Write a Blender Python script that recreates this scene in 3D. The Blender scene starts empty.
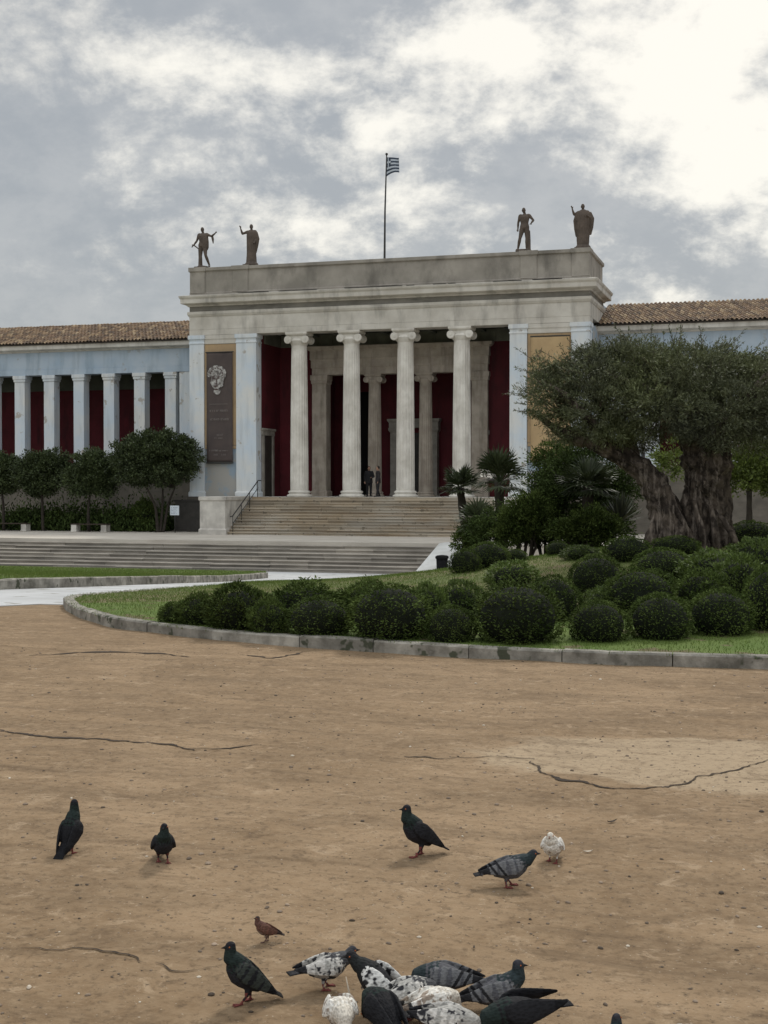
import bpy, math, random
import numpy as np
from mathutils import Vector, noise, kdtree
random.seed(7); rng = np.random.default_rng(7)
R = math.radians; PI = math.pi
scene = bpy.context.scene; C = scene.collection

# ---------------------------------------------------------------- camera geometry
FPX = 1350.0; YAW = math.atan(FPX/4434); PIT = math.atan(27/FPX)
ca, sa = math.cos(YAW), math.sin(YAW)
def ray(px, py):
    u = (px-384)/FPX; v = (512-py)/FPX
    f = math.cos(PIT)+v*math.sin(PIT); z = -math.sin(PIT)+v*math.cos(PIT)
    return Vector((ca*u-sa*f, sa*u+ca*f, z))
def atY(px, py, Y):
    r = ray(px, py); t = Y/r.y
    return Vector((r.x*t, Y, 2+r.z*t))
def atX(px, Y):                      # world X of a picture column on a facade plane
    return atY(px, 500, Y).x

def z0(x, y):                        # base terrain: level square, then a gentle fall to the museum steps
    t = np.clip((np.asarray(y, float)-19.0)/37.0, 0, 1)
    return -1.95*(t+0.10*np.sin(2*PI*t)*(-1)*0.5)
def gz(x, y):                        # with the unevenness of trodden sand
    x = np.asarray(x, float); y = np.asarray(y, float)
    fade = np.clip((21-y)/4, 0, 1)*np.clip((x+60)/10, 0, 1)
    n = (np.sin(x*1.3+y*.7)+np.sin(x*2.9-y*2.3+1)*.6+np.sin(x*5.1+y*6.3+2)*.35+np.sin(x*11+y*8.7)*.15)
    return z0(x, y)+0.008*n*fade
MC = (-2.2, 31.5); MSX, MSY = 4.1, 5.0
def iz(x, y):                        # lawn island with its mound
    d2 = (np.asarray(x)-MC[0])**2/(2*np.where(np.asarray(x) < MC[0], MSX, 7.0)**2)+(np.asarray(y)-MC[1])**2/(2*MSY**2)
    return z0(x, y)+0.115+1.12*np.exp(-d2)
def hit(px, py, surf):
    r = ray(px, py); o = Vector((0, 0, 2)); t = 3.0
    while t < 130:
        p = o+r*t
        if p.z <= float(surf(p.x, p.y)):
            a, b = t-.1, t
            for _ in range(20):
                m = (a+b)/2; p = o+r*m
                if p.z <= float(surf(p.x, p.y)): b = m
                else: a = m
            p = o+r*b
            return Vector((p.x, p.y, float(surf(p.x, p.y))))
        t += .1
    return o+r*130
def scale_at(p):                     # pixels per metre at a point
    return FPX/(-sa*p[0]+ca*p[1])

# ---------------------------------------------------------------- mesh helpers
class MB:
    def __init__(s): s.v = []; s.f = []; s.m = []; s.cur = 0
    def add(s, vs, fs):
        n = len(s.v); s.v += [tuple(v) for v in vs]
        s.f += [tuple(i+n for i in f) for f in fs]; s.m += [s.cur]*len(fs); return s
    def box(s, x0, x1, y0, y1, z0_, z1):
        return s.rl(x0, x1, y0, y1, [(0, z0_), (0, z1)])
    def rl(s, x0, x1, y0, y1, prof):
        vs = []
        for o, z in prof: vs += [(x0-o, y0-o, z), (x1+o, y0-o, z), (x1+o, y1+o, z), (x0-o, y1+o, z)]
        fs = [(3, 2, 1, 0)]; n = len(prof)
        for k in range(n-1):
            for i in range(4):
                j = (i+1) % 4; fs.append((4*k+i, 4*k+j, 4*k+4+j, 4*k+4+i))
        fs.append(tuple(4*(n-1)+i for i in range(4)))
        return s.add(vs, fs)
    def rings(s, rs, cap=True):
        n = len(rs[0]); vs = [p for r in rs for p in r]; fs = []
        for k in range(len(rs)-1):
            for i in range(n):
                j = (i+1) % n; fs.append((n*k+i, n*k+j, n*k+n+j, n*k+n+i))
        if cap: fs.append(tuple(range(n-1, -1, -1))); fs.append(tuple(n*(len(rs)-1)+i for i in range(n)))
        return s.add(vs, fs)
    def lathe(s, prof, cx=0, cy=0, n=24, mod=None):
        return s.rings([[(cx+(r*(mod(t, k) if mod else 1))*math.cos(t), cy+(r*(mod(t, k) if mod else 1))*math.sin(t), z)
                         for t in [2*PI*i/n for i in range(n)]] for k, (r, z) in enumerate(prof)])
    def tube(s, pts, rad, n=8, squash=1.0, jit=0.0, seed=0, axis=None):
        pts = [Vector(p) for p in pts]; rs = []; up = Vector((0, 0, 1)) if axis is None else Vector(axis)
        if not hasattr(rad, '__len__'): rad = [rad]*len(pts)
        prev = None
        for i, p in enumerate(pts):
            d = (pts[min(i+1, len(pts)-1)]-pts[max(i-1, 0)]).normalized()
            if prev is None:
                a = d.cross(up)
                if a.length < .05: a = d.cross(Vector((1, 0, 0)))
            else: a = prev-d*prev.dot(d)
            a.normalize(); prev = a; b = a.cross(d).normalized()
            ring = []
            for k in range(n):
                t = 2*PI*k/n; rr = rad[i]
                if jit: rr *= 1+jit*noise.noise(Vector((math.cos(t)*1.7+seed, math.sin(t)*1.7+seed*.3, i*.12)))*2
                ring.append(p+a*math.cos(t)*rr+b*math.sin(t)*rr*squash)
            rs.append(ring)
        return s.rings(rs)
    def ball(s, c, r, n=12, rz=None, ry=None):
        rx = r; ry = ry or r; rz = rz or r; rs = []
        m = max(4, n//2)
        for k in range(m+1):
            ph = -PI/2+PI*k/m; q = max(math.cos(ph), .02)
            rs.append([(c[0]+rx*q*math.cos(2*PI*i/n), c[1]+ry*q*math.sin(2*PI*i/n), c[2]+rz*math.sin(ph)) for i in range(n)])
        return s.rings(rs)
    def extr(s, poly, axis, a, b):   # prism of a 2D outline along x or y
        n = len(poly); mk = (lambda p, t: (t, p[0], p[1])) if axis == 'x' else (lambda p, t: (p[0], t, p[1]))
        vs = [mk(p, a) for p in poly]+[mk(p, b) for p in poly]
        fs = [tuple(range(n-1, -1, -1)), tuple(range(n, 2*n))]+[(i, (i+1) % n, n+(i+1) % n, n+i) for i in range(n)]
        return s.add(vs, fs)
    def mesh(s, name, mats, smooth=False, fix=True):
        me = bpy.data.meshes.new(name); me.from_pydata(s.v, [], s.f)
        for m in (mats if isinstance(mats, (list, tuple)) else [mats]): me.materials.append(m)
        if len(me.materials) > 1: me.polygons.foreach_set('material_index', s.m)
        if fix:
            import bmesh
            bm = bmesh.new(); bm.from_mesh(me); bmesh.ops.recalc_face_normals(bm, faces=bm.faces); bm.to_mesh(me); bm.free()
        if smooth: me.polygons.foreach_set('use_smooth', [True]*len(me.polygons))
        me.update(); return me
    def build(s, name, mats, parent=None, smooth=False, bevel=0, loc=None):
        o = link(name, s.mesh(name, mats, smooth), parent)
        if bevel:
            b = o.modifiers.new('bevel', 'BEVEL'); b.width = bevel; b.segments = 2; b.limit_method = 'ANGLE'
        if loc is not None: o.location = loc
        return o
def link(name, me, parent=None):
    o = bpy.data.objects.new(name, me); C.objects.link(o)
    if parent: o.parent = parent
    return o
def tag(o, label=None, cat=None, group=None, kind=None):
    if label: o['label'] = label
    if cat: o['category'] = cat
    if group: o['group'] = group
    if kind: o['kind'] = kind
    return o
def thing(name, label, cat, loc=(0, 0, 0), rz=0, group=None):
    o = bpy.data.objects.new(name, None); C.objects.link(o); o.location = loc; o.rotation_euler = (0, 0, rz)
    return tag(o, label, cat, group)
def quadmesh(name, V, mats, mi=None, smooth=False):   # V: (n,4,3)
    n = len(V); me = bpy.data.meshes.new(name)
    me.vertices.add(4*n); me.vertices.foreach_set('co', np.ascontiguousarray(V, np.float32).ravel())
    me.loops.add(4*n); me.loops.foreach_set('vertex_index', np.arange(4*n, dtype=np.int32))
    me.polygons.add(n); me.polygons.foreach_set('loop_start', np.arange(0, 4*n, 4, dtype=np.int32))
    try: me.polygons.foreach_set('loop_total', np.full(n, 4, np.int32))
    except Exception: pass
    for m in (mats if isinstance(mats, (list, tuple)) else [mats]): me.materials.append(m)
    if mi is not None: me.polygons.foreach_set('material_index', mi)
    me.update(); me.validate(); return me
def join_quads(mb, V):               # leaf quads added to an MB
    n0 = len(mb.v); mb.v += [tuple(p) for p in V.reshape(-1, 3).tolist()]
    k = len(V); mb.f += [(n0+4*i, n0+4*i+1, n0+4*i+2, n0+4*i+3) for i in range(k)]; mb.m += [mb.cur]*k
def leaf_quads(P, N, ln, wd, spread=1.0):
    n = len(P)
    d = N+rng.normal(0, spread, (n, 3)); d /= np.linalg.norm(d, axis=1)[:, None]+1e-9
    a = np.cross(d, rng.normal(0, 1, (n, 3))); a /= np.linalg.norm(a, axis=1)[:, None]+1e-9
    L = ln*rng.uniform(.65, 1.3, (n, 1)); W = wd*rng.uniform(.7, 1.25, (n, 1))
    return np.stack([P, P+d*L*.5+a*W*.5, P+d*L, P+d*L*.5-a*W*.5], 1)

# ---------------------------------------------------------------- materials
def lin(c): return tuple(c)+(1,) if len(c) == 3 else c
def mat(name, base, base2=None, scale=3.0, rough=.85, bump=0.0, bscale=40, detail=6, streak=None, streak_col=None,
        island=0.0, spec=.3, lo=.35, hi=.65, transl=0, metal=0, speck=None, speck_scale=30, speck_t=.68, dist=0.0):
    m = bpy.data.materials.new(name); m.use_nodes = True; nt = m.node_tree; N = nt.nodes; L = nt.links
    b = N['Principled BSDF']; b.inputs['Roughness'].default_value = rough; b.inputs['Metallic'].default_value = metal
    b.inputs['Specular IOR Level'].default_value = spec
    tc = N.new('ShaderNodeTexCoord'); col = None
    def noise_n(sc, det, vec=None, di=0):
        t = N.new('ShaderNodeTexNoise'); t.inputs['Scale'].default_value = sc; t.inputs['Detail'].default_value = det
        t.inputs['Roughness'].default_value = .6; t.inputs['Distortion'].default_value = di
        L.new(vec or tc.outputs['Object'], t.inputs['Vector']); return t.outputs['Fac']
    def ramp(f, a, c):
        r = N.new('ShaderNodeMapRange'); r.inputs['From Min'].default_value = a; r.inputs['From Max'].default_value = c
        r.clamp = True; L.new(f, r.inputs['Value']); return r.outputs['Result']
    def mix(f, A, B):
        x = N.new('ShaderNodeMix'); x.data_type = 'RGBA'
        if isinstance(f, float): x.inputs[0].default_value = f
        else: L.new(f, x.inputs[0])
        for k, v in ((6, A), (7, B)):
            if isinstance(v, tuple): x.inputs[k].default_value = lin(v)
            else: L.new(v, x.inputs[k])
        return x.outputs[2]
    col = tuple(base)
    if base2: col = mix(ramp(noise_n(scale, detail, di=dist), lo, hi), tuple(base), tuple(base2))
    if streak:
        mp = N.new('ShaderNodeMapping'); mp.inputs['Scale'].default_value = streak; L.new(tc.outputs['Object'], mp.inputs['Vector'])
        col = mix(ramp(noise_n(1.0, 7, mp.outputs['Vector']), .5, .78), col, tuple(streak_col))
    if speck:
        col = mix(ramp(noise_n(speck_scale, 3), speck_t, speck_t+.04), col, tuple(speck))
    if island:
        g = N.new('ShaderNodeNewGeometry'); h = N.new('ShaderNodeHueSaturation')
        r = N.new('ShaderNodeMapRange'); r.inputs['To Min'].default_value = 1-island; r.inputs['To Max'].default_value = 1+island
        oi = N.new('ShaderNodeObjectInfo'); am = N.new('ShaderNodeMath'); am.operation = 'MULTIPLY_ADD'; am.inputs[1].default_value = .45 if 'leaf' in name else 0.0
        am.use_clamp = False; L.new(oi.outputs['Random'], am.inputs[0]); L.new(g.outputs['Random Per Island'], am.inputs[2]); sb = N.new('ShaderNodeMath'); sb.operation = 'SUBTRACT'
        L.new(am.outputs[0], sb.inputs[0]); sb.inputs[1].default_value = .22 if 'leaf' in name else 0.0; r.clamp = False; L.new(sb.outputs[0], r.inputs['Value']); L.new(r.outputs['Result'], h.inputs['Value'])
        if isinstance(col, tuple): h.inputs['Color'].default_value = lin(col)
        else: L.new(col, h.inputs['Color'])
        col = h.outputs['Color']
    if isinstance(col, tuple): b.inputs['Base Color'].default_value = lin(col)
    else: L.new(col, b.inputs['Base Color'])
    if bump:
        bp = N.new('ShaderNodeBump'); bp.inputs['Strength'].default_value = bump; bp.inputs['Distance'].default_value = .02
        L.new(noise_n(bscale, 5), bp.inputs['Height']); L.new(bp.outputs['Normal'], b.inputs['Normal'])
    if transl:
        t = N.new('ShaderNodeBsdfTranslucent'); ms = N.new('ShaderNodeMixShader'); ms.inputs[0].default_value = transl
        if isinstance(col, tuple): t.inputs['Color'].default_value = lin(col)
        else: L.new(col, t.inputs['Color'])
        L.new(b.outputs[0], ms.inputs[1]); L.new(t.outputs[0], ms.inputs[2]); L.new(ms.outputs[0], N['Material Output'].inputs['Surface'])
    return m
SOOT = (.16, .15, .135)
M = dict(
 marble=mat('marble', (.66, .64, .60), (.50, .48, .44), .9, .7, .25, 25, streak=(2.2, 2.2, .22), streak_col=(.30, .28, .25)),
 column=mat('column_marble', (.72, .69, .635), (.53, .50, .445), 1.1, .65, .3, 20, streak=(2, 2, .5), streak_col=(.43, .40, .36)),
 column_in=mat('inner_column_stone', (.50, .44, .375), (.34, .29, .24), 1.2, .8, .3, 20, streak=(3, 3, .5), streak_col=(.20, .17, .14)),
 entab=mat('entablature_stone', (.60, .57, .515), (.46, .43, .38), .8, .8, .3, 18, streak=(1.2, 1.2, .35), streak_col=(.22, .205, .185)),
 parapet=mat('parapet_stone', (.36, .33, .29), (.25, .23, .20), .7, .85, .3, 18, streak=(.9, .9, .45), streak_col=(.13, .12, .105)),
 pilaster=mat('painted_pilaster', (.54, .61, .68), (.66, .655, .63), .6, .75, .15, 20, streak=(2.5, 2.5, .3), streak_col=(.42, .45, .48), speck=(.40, .38, .35), speck_scale=1.6, speck_t=.64),
 bluewall=mat('blue_plaster', (.34, .43, .53), (.44, .50, .56), .5, .85, .15, 30, streak=(1.6, 1.6, .25), streak_col=(.24, .30, .36), speck=(.34, .37, .40), speck_scale=1.1, speck_t=.66),
 ochre=mat('ochre_plaster', (.44, .31, .175), (.35, .25, .15), 1.0, .85, .2, 25, streak=(3, 3, .3), streak_col=(.27, .20, .13)),
 stained=mat('stained_plaster', (.34, .33, .31), (.26, .32, .38), 1.0, .85, .2, 25, lo=.45, hi=.55),
 red=mat('pompeian_red_plaster', (.105, .013, .019), (.070, .010, .014), .7, .8, .1, 20, streak=(2, 2, .5), streak_col=(.030, .008, .010)),
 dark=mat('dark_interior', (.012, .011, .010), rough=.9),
 door=mat('bronze_door', (.05, .045, .04), (.03, .028, .025), 3, .5, .2, 30),
 framestone=mat('door_frame_stone', (.33, .31, .27), (.22, .20, .18), 2, .8, .2, 25),
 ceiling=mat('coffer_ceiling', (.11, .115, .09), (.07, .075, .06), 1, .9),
 plinth=mat('plinth_stone', (.17, .15, .125), (.10, .09, .075), .8, .9, .5, 12, streak=(.5, .5, 3), streak_col=(.09, .08, .07)),
 steps=mat('worn_step_stone', (.36, .325, .28), (.24, .215, .185), .55, .8, .4, 14, streak=(.3, 1.0, 9), streak_col=(.13, .115, .10), island=.28),
 ustep=mat('ochre_stained_steps', (.40, .36, .30), (.34, .275, .195), .35, .8, .4, 14, streak=(.25, 1, 9), streak_col=(.24, .16, .09), island=.25, speck=(.20,.17,.13), speck_scale=3, speck_t=.63),
 cheek=mat('pale_cheek_stone', (.62, .59, .54), (.42, .395, .36), 1.3, .8, .3, 16, streak=(1.5, 1.5, .6), streak_col=(.24, .22, .2)),
 white=mat('white_marble', (.66, .66, .65), (.52, .52, .50), .8, .6, .15, 20, streak=(1.5, .6, 1), streak_col=(.40, .39, .37)),
 terrace=mat('terrace_paving', (.52, .48, .42), (.42, .38, .33), .6, .8, .2, 14),
 path=mat('pale_concrete_path', (.50, .505, .51), (.40, .405, .41), .5, .85, .2, 40, streak=(.25, 1.2, 1), streak_col=(.30, .295, .285), speck=(.26, .25, .23), speck_scale=1.3, speck_t=.62),
 kerb=mat('kerb_stone', (.37, .345, .30), (.13, .12, .10), 3.6, .85, .5, 22, streak=(3, 3, 2), streak_col=(.15, .14, .12), speck=(.07, .075, .05), speck_scale=3.2, speck_t=.60, island=.16),
 statue=mat('statue_stone', (.125, .098, .080), (.075, .060, .050), 3, .85, .3, 30),
 lawn=mat('lawn_turf', (.078, .128, .020), (.108, .150, .032), 1.2, .95, .6, 60, speck=(.12, .10, .05), speck_scale=1.6, speck_t=.58),
 drygrass=mat('mound_turf', (.15, .135, .06), (.085, .115, .030), .45, .95, .6, 60, speck=(.16, .125, .07), speck_scale=1.6, speck_t=.56),
 blade=mat('grass_blade', (.082, .142, .020), (.135, .165, .042), .9, .7, island=.35, transl=.25),
 bush=mat('clipped_bush_leaf', (.030, .048, .012), (.090, .122, .032), 3.0, .85, spec=.08, island=.5, transl=.12),
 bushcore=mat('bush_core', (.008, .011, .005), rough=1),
 lightbush=mat('pale_shrub_leaf', (.070, .105, .024), (.105, .145, .036), 2.5, .6, island=.45, transl=.2),
 darkleaf=mat('dark_shrub_leaf', (.030, .048, .014), (.068, .098, .028), 1.5, .8, spec=.1, island=.5, transl=.1),
 olive=mat('olive_leaf', (.072, .078, .050), (.125, .142, .062), .55, .6, island=.5, transl=.12),
 citrus=mat('clipped_tree_leaf', (.040, .056, .022), (.068, .090, .034), 1.2, .5, island=.5, transl=.1),
 freshleaf=mat('fresh_green_leaf', (.11, .15, .03), (.15, .19, .045), 1.2, .6, island=.4, transl=.35),
 palm=mat('palm_frond', (.030, .042, .018), (.05, .062, .028), 3, .45, island=.45, transl=.08),
 yucca=mat('yucca_leaf', (.10, .105, .08), (.06, .07, .045), 3, .5, island=.4),
 bark=mat('olive_bark', (.092, .072, .056), (.024, .018, .014), 4.0, .95, 1.0, 14, lo=.42, hi=.58, streak=(11, 11, .9), streak_col=(.30, .25, .21)),
 darkbark=mat('dark_bark', (.05, .042, .034), (.028, .022, .018), 5, .95, .6, 30),
 pole=mat('dark_metal', (.05, .05, .048), rough=.5, metal=.6),
 bin=mat('black_bin_paint', (.008, .008, .009), (.013, .013, .013), 8, .85, spec=.08),
 wood=mat('bench_wood', (.05, .036, .026), (.03, .022, .016), 6, .8),
 sign=mat('sign_panel', (.62, .68, .74), rough=.5), signtext=mat('sign_ink', (.10, .14, .22), rough=.6),
 banner=mat('brown_banner_cloth', (.088, .068, .062), (.066, .052, .050), 1.4, .75, .1, 10),
 bannerface=mat('printed_face_light', (.46, .45, .43), (.13, .115, .11), 7, .8, lo=.4, hi=.6), bannershade=mat('printed_face_dark', (.085, .055, .052), rough=.8),
 bannertext=mat('banner_print', (.24, .215, .20), rough=.8), ochreprint=mat('faded_banner_print', (.11, .08, .055), (.17, .12, .075), 6, .8),
 ochrebanner=mat('ochre_banner_cloth', (.46, .33, .18), (.38, .265, .145), 1.0, .8, .1, 8),
 skin=mat('skin', (.35, .21, .15), rough=.6), cloth1=mat('black_coat', (.015, .015, .017), (.025, .024, .026), 8, .85, .3, 40),
 cloth2=mat('dark_jacket', (.020, .018, .020), (.035, .03, .03), 8, .85, .3, 40), hair=mat('dark_hair', (.015, .012, .010), rough=.7),
 shoe=mat('dark_shoe', (.02, .017, .015), rough=.5),
 crack=mat('crack_shadow_soil', (.030, .022, .016), (.07, .05, .035), 6, 1),
 pebble=mat('small_pebble', (.26, .20, .15), (.10, .075, .055), 4, .9, island=.6), crumb=mat('pale_crumb', (.62, .56, .47), (.45, .38, .30), 4, .9),
)

# roof tiles: rust, buff and brown tiles side by side
def tile_mat():
    m = bpy.data.materials.new('clay_roof_tiles'); m.use_nodes = True; nt = m.node_tree; N = nt.nodes; L = nt.links
    b = N['Principled BSDF']; b.inputs['Roughness'].default_value = .9
    tc = N.new('ShaderNodeTexCoord'); mp = N.new('ShaderNodeMapping'); mp.inputs['Scale'].default_value = (1/.24, 1/.42, 1)
    vo = N.new('ShaderNodeTexWhiteNoise'); vo.noise_dimensions = '2D'; fl = N.new('ShaderNodeVectorMath'); fl.operation = 'FLOOR'
    L.new(tc.outputs['Object'], mp.inputs[0]); L.new(mp.outputs[0], fl.inputs[0]); L.new(fl.outputs[0], vo.inputs['Vector'])
    r = N.new('ShaderNodeValToRGB'); r.color_ramp.elements[0].color = (.085, .055, .034, 1); r.color_ramp.elements[1].color = (.34, .25, .15, 1)
    e = r.color_ramp.elements.new(.4); e.color = (.165, .10, .058, 1); e = r.color_ramp.elements.new(.75); e.color = (.24, .16, .09, 1)
    L.new(vo.outputs['Value'], r.inputs[0]); n = N.new('ShaderNodeTexNoise'); n.inputs['Scale'].default_value = 2; n.inputs['Detail'].default_value = 6
    L.new(tc.outputs['Object'], n.inputs['Vector']); mr = N.new('ShaderNodeMapRange'); mr.inputs[1].default_value = .45; mr.inputs[2].default_value = .75
    L.new(n.outputs['Fac'], mr.inputs['Value']); mx = N.new('ShaderNodeMix'); mx.data_type = 'RGBA'; L.new(mr.outputs[0], mx.inputs[0])
    L.new(r.outputs[0], mx.inputs[6]); mx.inputs[7].default_value = (.06, .045, .035, 1); L.new(mx.outputs[2], b.inputs['Base Color'])
    return m
M['tiles'] = tile_mat()

def sand_mat():
    m = bpy.data.materials.new('trodden_sandy_earth'); m.use_nodes = True; nt = m.node_tree; N = nt.nodes; L = nt.links
    b = N['Principled BSDF']; b.inputs['Roughness'].default_value = .95; b.inputs['Specular IOR Level'].default_value = .15
    g = N.new('ShaderNodeNewGeometry'); P = g.outputs['Position']
    def nz(sc, det=6, rough=.6, mpv=None, di=0):
        t = N.new('ShaderNodeTexNoise'); t.inputs['Scale'].default_value = sc; t.inputs['Detail'].default_value = det
        t.inputs['Roughness'].default_value = rough; t.inputs['Distortion'].default_value = di; L.new(mpv or P, t.inputs['Vector']); return t.outputs['Fac']
    def mr(f, a, c, lo=0, hi=1):
        r = N.new('ShaderNodeMapRange'); r.inputs[1].default_value = a; r.inputs[2].default_value = c
        r.inputs[3].default_value = lo; r.inputs[4].default_value = hi; L.new(f, r.inputs['Value']); return r.outputs[0]
    def mix(f, A, B, mode='MIX'):
        x = N.new('ShaderNodeMix'); x.data_type = 'RGBA'; x.blend_type = mode
        if isinstance(f, (int, float)): x.inputs[0].default_value = f
        else: L.new(f, x.inputs[0])
        for k, v in ((6, A), (7, B)):
            if isinstance(v, tuple): x.inputs[k].default_value = v+(1,)
            else: L.new(v, x.inputs[k])
        return x.outputs[2]
    col = mix(mr(nz(.42, 8, .66, di=.9), .40, .60), (.198, .130, .073), (.288, .198, .119))
    mp = N.new('ShaderNodeMapping'); mp.inputs['Rotation'].default_value = (0, 0, .25); mp.inputs['Scale'].default_value = (.5, 2.4, 1); L.new(P, mp.inputs[0])
    col = mix(mr(nz(1.0, 8, .65, mp.outputs[0], .4), .42, .72), col, (.135, .088, .050))
    # the pale worn patch on the right
    c = hit(715, 762, gz)
    s = N.new('ShaderNodeVectorMath'); s.operation = 'SUBTRACT'; L.new(P, s.inputs[0]); s.inputs[1].default_value = (c.x, c.y, 0)
    q = N.new('ShaderNodeMapping'); q.inputs['Rotation'].default_value = (0, 0, -YAW); q.inputs['Scale'].default_value = (.58, 1.15, 0); L.new(s.outputs[0], q.inputs[0])
    ln = N.new('ShaderNodeVectorMath'); ln.operation = 'LENGTH'; L.new(q.outputs[0], ln.inputs[0])
    ad = N.new('ShaderNodeMath'); ad.operation = 'ADD'; L.new(ln.outputs['Value'], ad.inputs[0]); L.new(mr(nz(1.1, 6), 0, 1, -.5, .5), ad.inputs[1])
    pm = N.new('ShaderNodeMath'); pm.operation = 'MULTIPLY'; L.new(mr(ad.outputs[0], 1.08, .96), pm.inputs[0]); pm.inputs[1].default_value = .9
    col = mix(pm.outputs[0], col, (.380, .295, .200))
    col = mix(mr(nz(11, 6, .7), .3, .7, 0, .55), col, (.330, .243, .155), 'MIX')
    col = mix(mr(nz(6, 8, .75), .56, .70, 0, .8), col, (.090, .060, .037))
    col = mix(mr(nz(1.6, 9, .74, di=1.2), .52, .62, 0, .42), col, (.13, .086, .050))
    col = mix(mr(nz(4.2, 8, .74, di=.6), .57, .64, 0, .5), col, (.40, .30, .20))
    col = mix(mr(nz(19, 7, .72), .53, .66, 0, .62), col, (.085, .058, .036))
    mp2 = N.new('ShaderNodeMapping'); mp2.inputs['Rotation'].default_value = (0, 0, .33); mp2.inputs['Scale'].default_value = (.35, 3.2, 1); L.new(P, mp2.inputs[0])
    col = mix(mr(nz(1.7, 9, .72, mp2.outputs[0], .6), .54, .70, 0, .55), col, (.105, .071, .044))
    col = mix(mr(nz(34, 3, .6), .64, .70, 0, .8), col, (.07, .05, .035))
    col = mix(mr(nz(60, 2, .5), .70, .74, 0, .7), col, (.42, .36, .28))
    L.new(col, b.inputs['Base Color'])
    bp = N.new('ShaderNodeBump'); bp.inputs['Strength'].default_value = .7; bp.inputs['Distance'].default_value = .012
    a2 = N.new('ShaderNodeMath'); a2.operation = 'ADD'; L.new(nz(9, 8, .7), a2.inputs[0]); L.new(nz(45, 4, .6), a2.inputs[1])
    L.new(a2.outputs[0], bp.inputs['Height']); L.new(bp.outputs[0], b.inputs['Normal'])
    return m
M['sand'] = sand_mat()

def feather_mat():
    m = bpy.data.materials.new('feathers'); m.use_nodes = True; nt = m.node_tree; N = nt.nodes; L = nt.links
    b = N['Principled BSDF']; b.inputs['Roughness'].default_value = .75; b.inputs['Specular IOR Level'].default_value = .12
    a = N.new('ShaderNodeVertexColor'); a.layer_name = 'plumage'
    tc = N.new('ShaderNodeTexCoord'); n = N.new('ShaderNodeTexNoise'); n.inputs['Scale'].default_value = 90; n.inputs['Detail'].default_value = 3
    L.new(tc.outputs['Object'], n.inputs['Vector']); r = N.new('ShaderNodeMapRange'); r.inputs[3].default_value = .7; r.inputs[4].default_value = 1.3
    L.new(n.outputs['Fac'], r.inputs['Value']); h = N.new('ShaderNodeHueSaturation'); L.new(r.outputs[0], h.inputs['Value']); L.new(a.outputs['Color'], h.inputs['Color'])
    mp = N.new('ShaderNodeMapping'); mp.inputs['Scale'].default_value = (55, 120, 110); L.new(tc.outputs['Object'], mp.inputs[0])
    vo = N.new('ShaderNodeTexVoronoi'); vo.inputs['Scale'].default_value = 1.0; L.new(mp.outputs[0], vo.inputs['Vector'])
    r2 = N.new('ShaderNodeMapRange'); r2.inputs[1].default_value = .1; r2.inputs[2].default_value = .8; r2.inputs[3].default_value = .8; r2.inputs[4].default_value = 1.25; L.new(vo.outputs['Distance'], r2.inputs['Value'])
    h2 = N.new('ShaderNodeHueSaturation'); L.new(r2.outputs[0], h2.inputs['Value']); L.new(h.outputs[0], h2.inputs['Color']); L.new(h2.outputs[0], b.inputs['Base Color'])
    bp = N.new('ShaderNodeBump'); bp.inputs['Strength'].default_value = .6; bp.inputs['Distance'].default_value = .004; L.new(vo.outputs['Distance'], bp.inputs['Height']); L.new(bp.outputs[0], b.inputs['Normal'])
    return m
M['feather'] = feather_mat()
M['eye'] = mat('orange_eye', (.35, .09, .02), rough=.2)

# ---------------------------------------------------------------- ground, island, path, steps
def grid(name, xs, ys, fz, m, skirt=0, keep=None, kind='structure'):
    X, Y = np.meshgrid(xs, ys); Z = fz(X, Y); nx, ny = len(xs), len(ys)
    V = np.stack([X, Y, Z], -1).reshape(-1, 3); f = []
    for j in range(ny-1):
        for i in range(nx-1):
            if keep is None or keep((xs[i]+xs[i+1])/2, (ys[j]+ys[j+1])/2):
                a = j*nx+i; f.append((a, a+1, a+nx+1, a+nx))
    me = bpy.data.meshes.new(name); me.from_pydata(V.tolist(), [], f); me.materials.append(m)
    me.polygons.foreach_set('use_smooth', [True]*len(me.polygons)); me.update()
    return tag(link(name, me), kind=kind)
xs = np.unique(np.concatenate([np.array([-900, -400, -200, -120, -90, -70]), np.linspace(-60, -16, 45), np.linspace(-16, 8, 240), np.linspace(8.5, 60, 40), np.array([90, 200, 400, 900])]))
ys = np.unique(np.concatenate([np.array([-900, -300, -80, -30, -10, 0, 1, 2]), np.linspace(2.2, 24, 220), np.linspace(24.5, 60, 60), np.array([80, 120, 300, 900, 2500])]))
grid('ground', xs, ys, gz, M['sand'])

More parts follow.
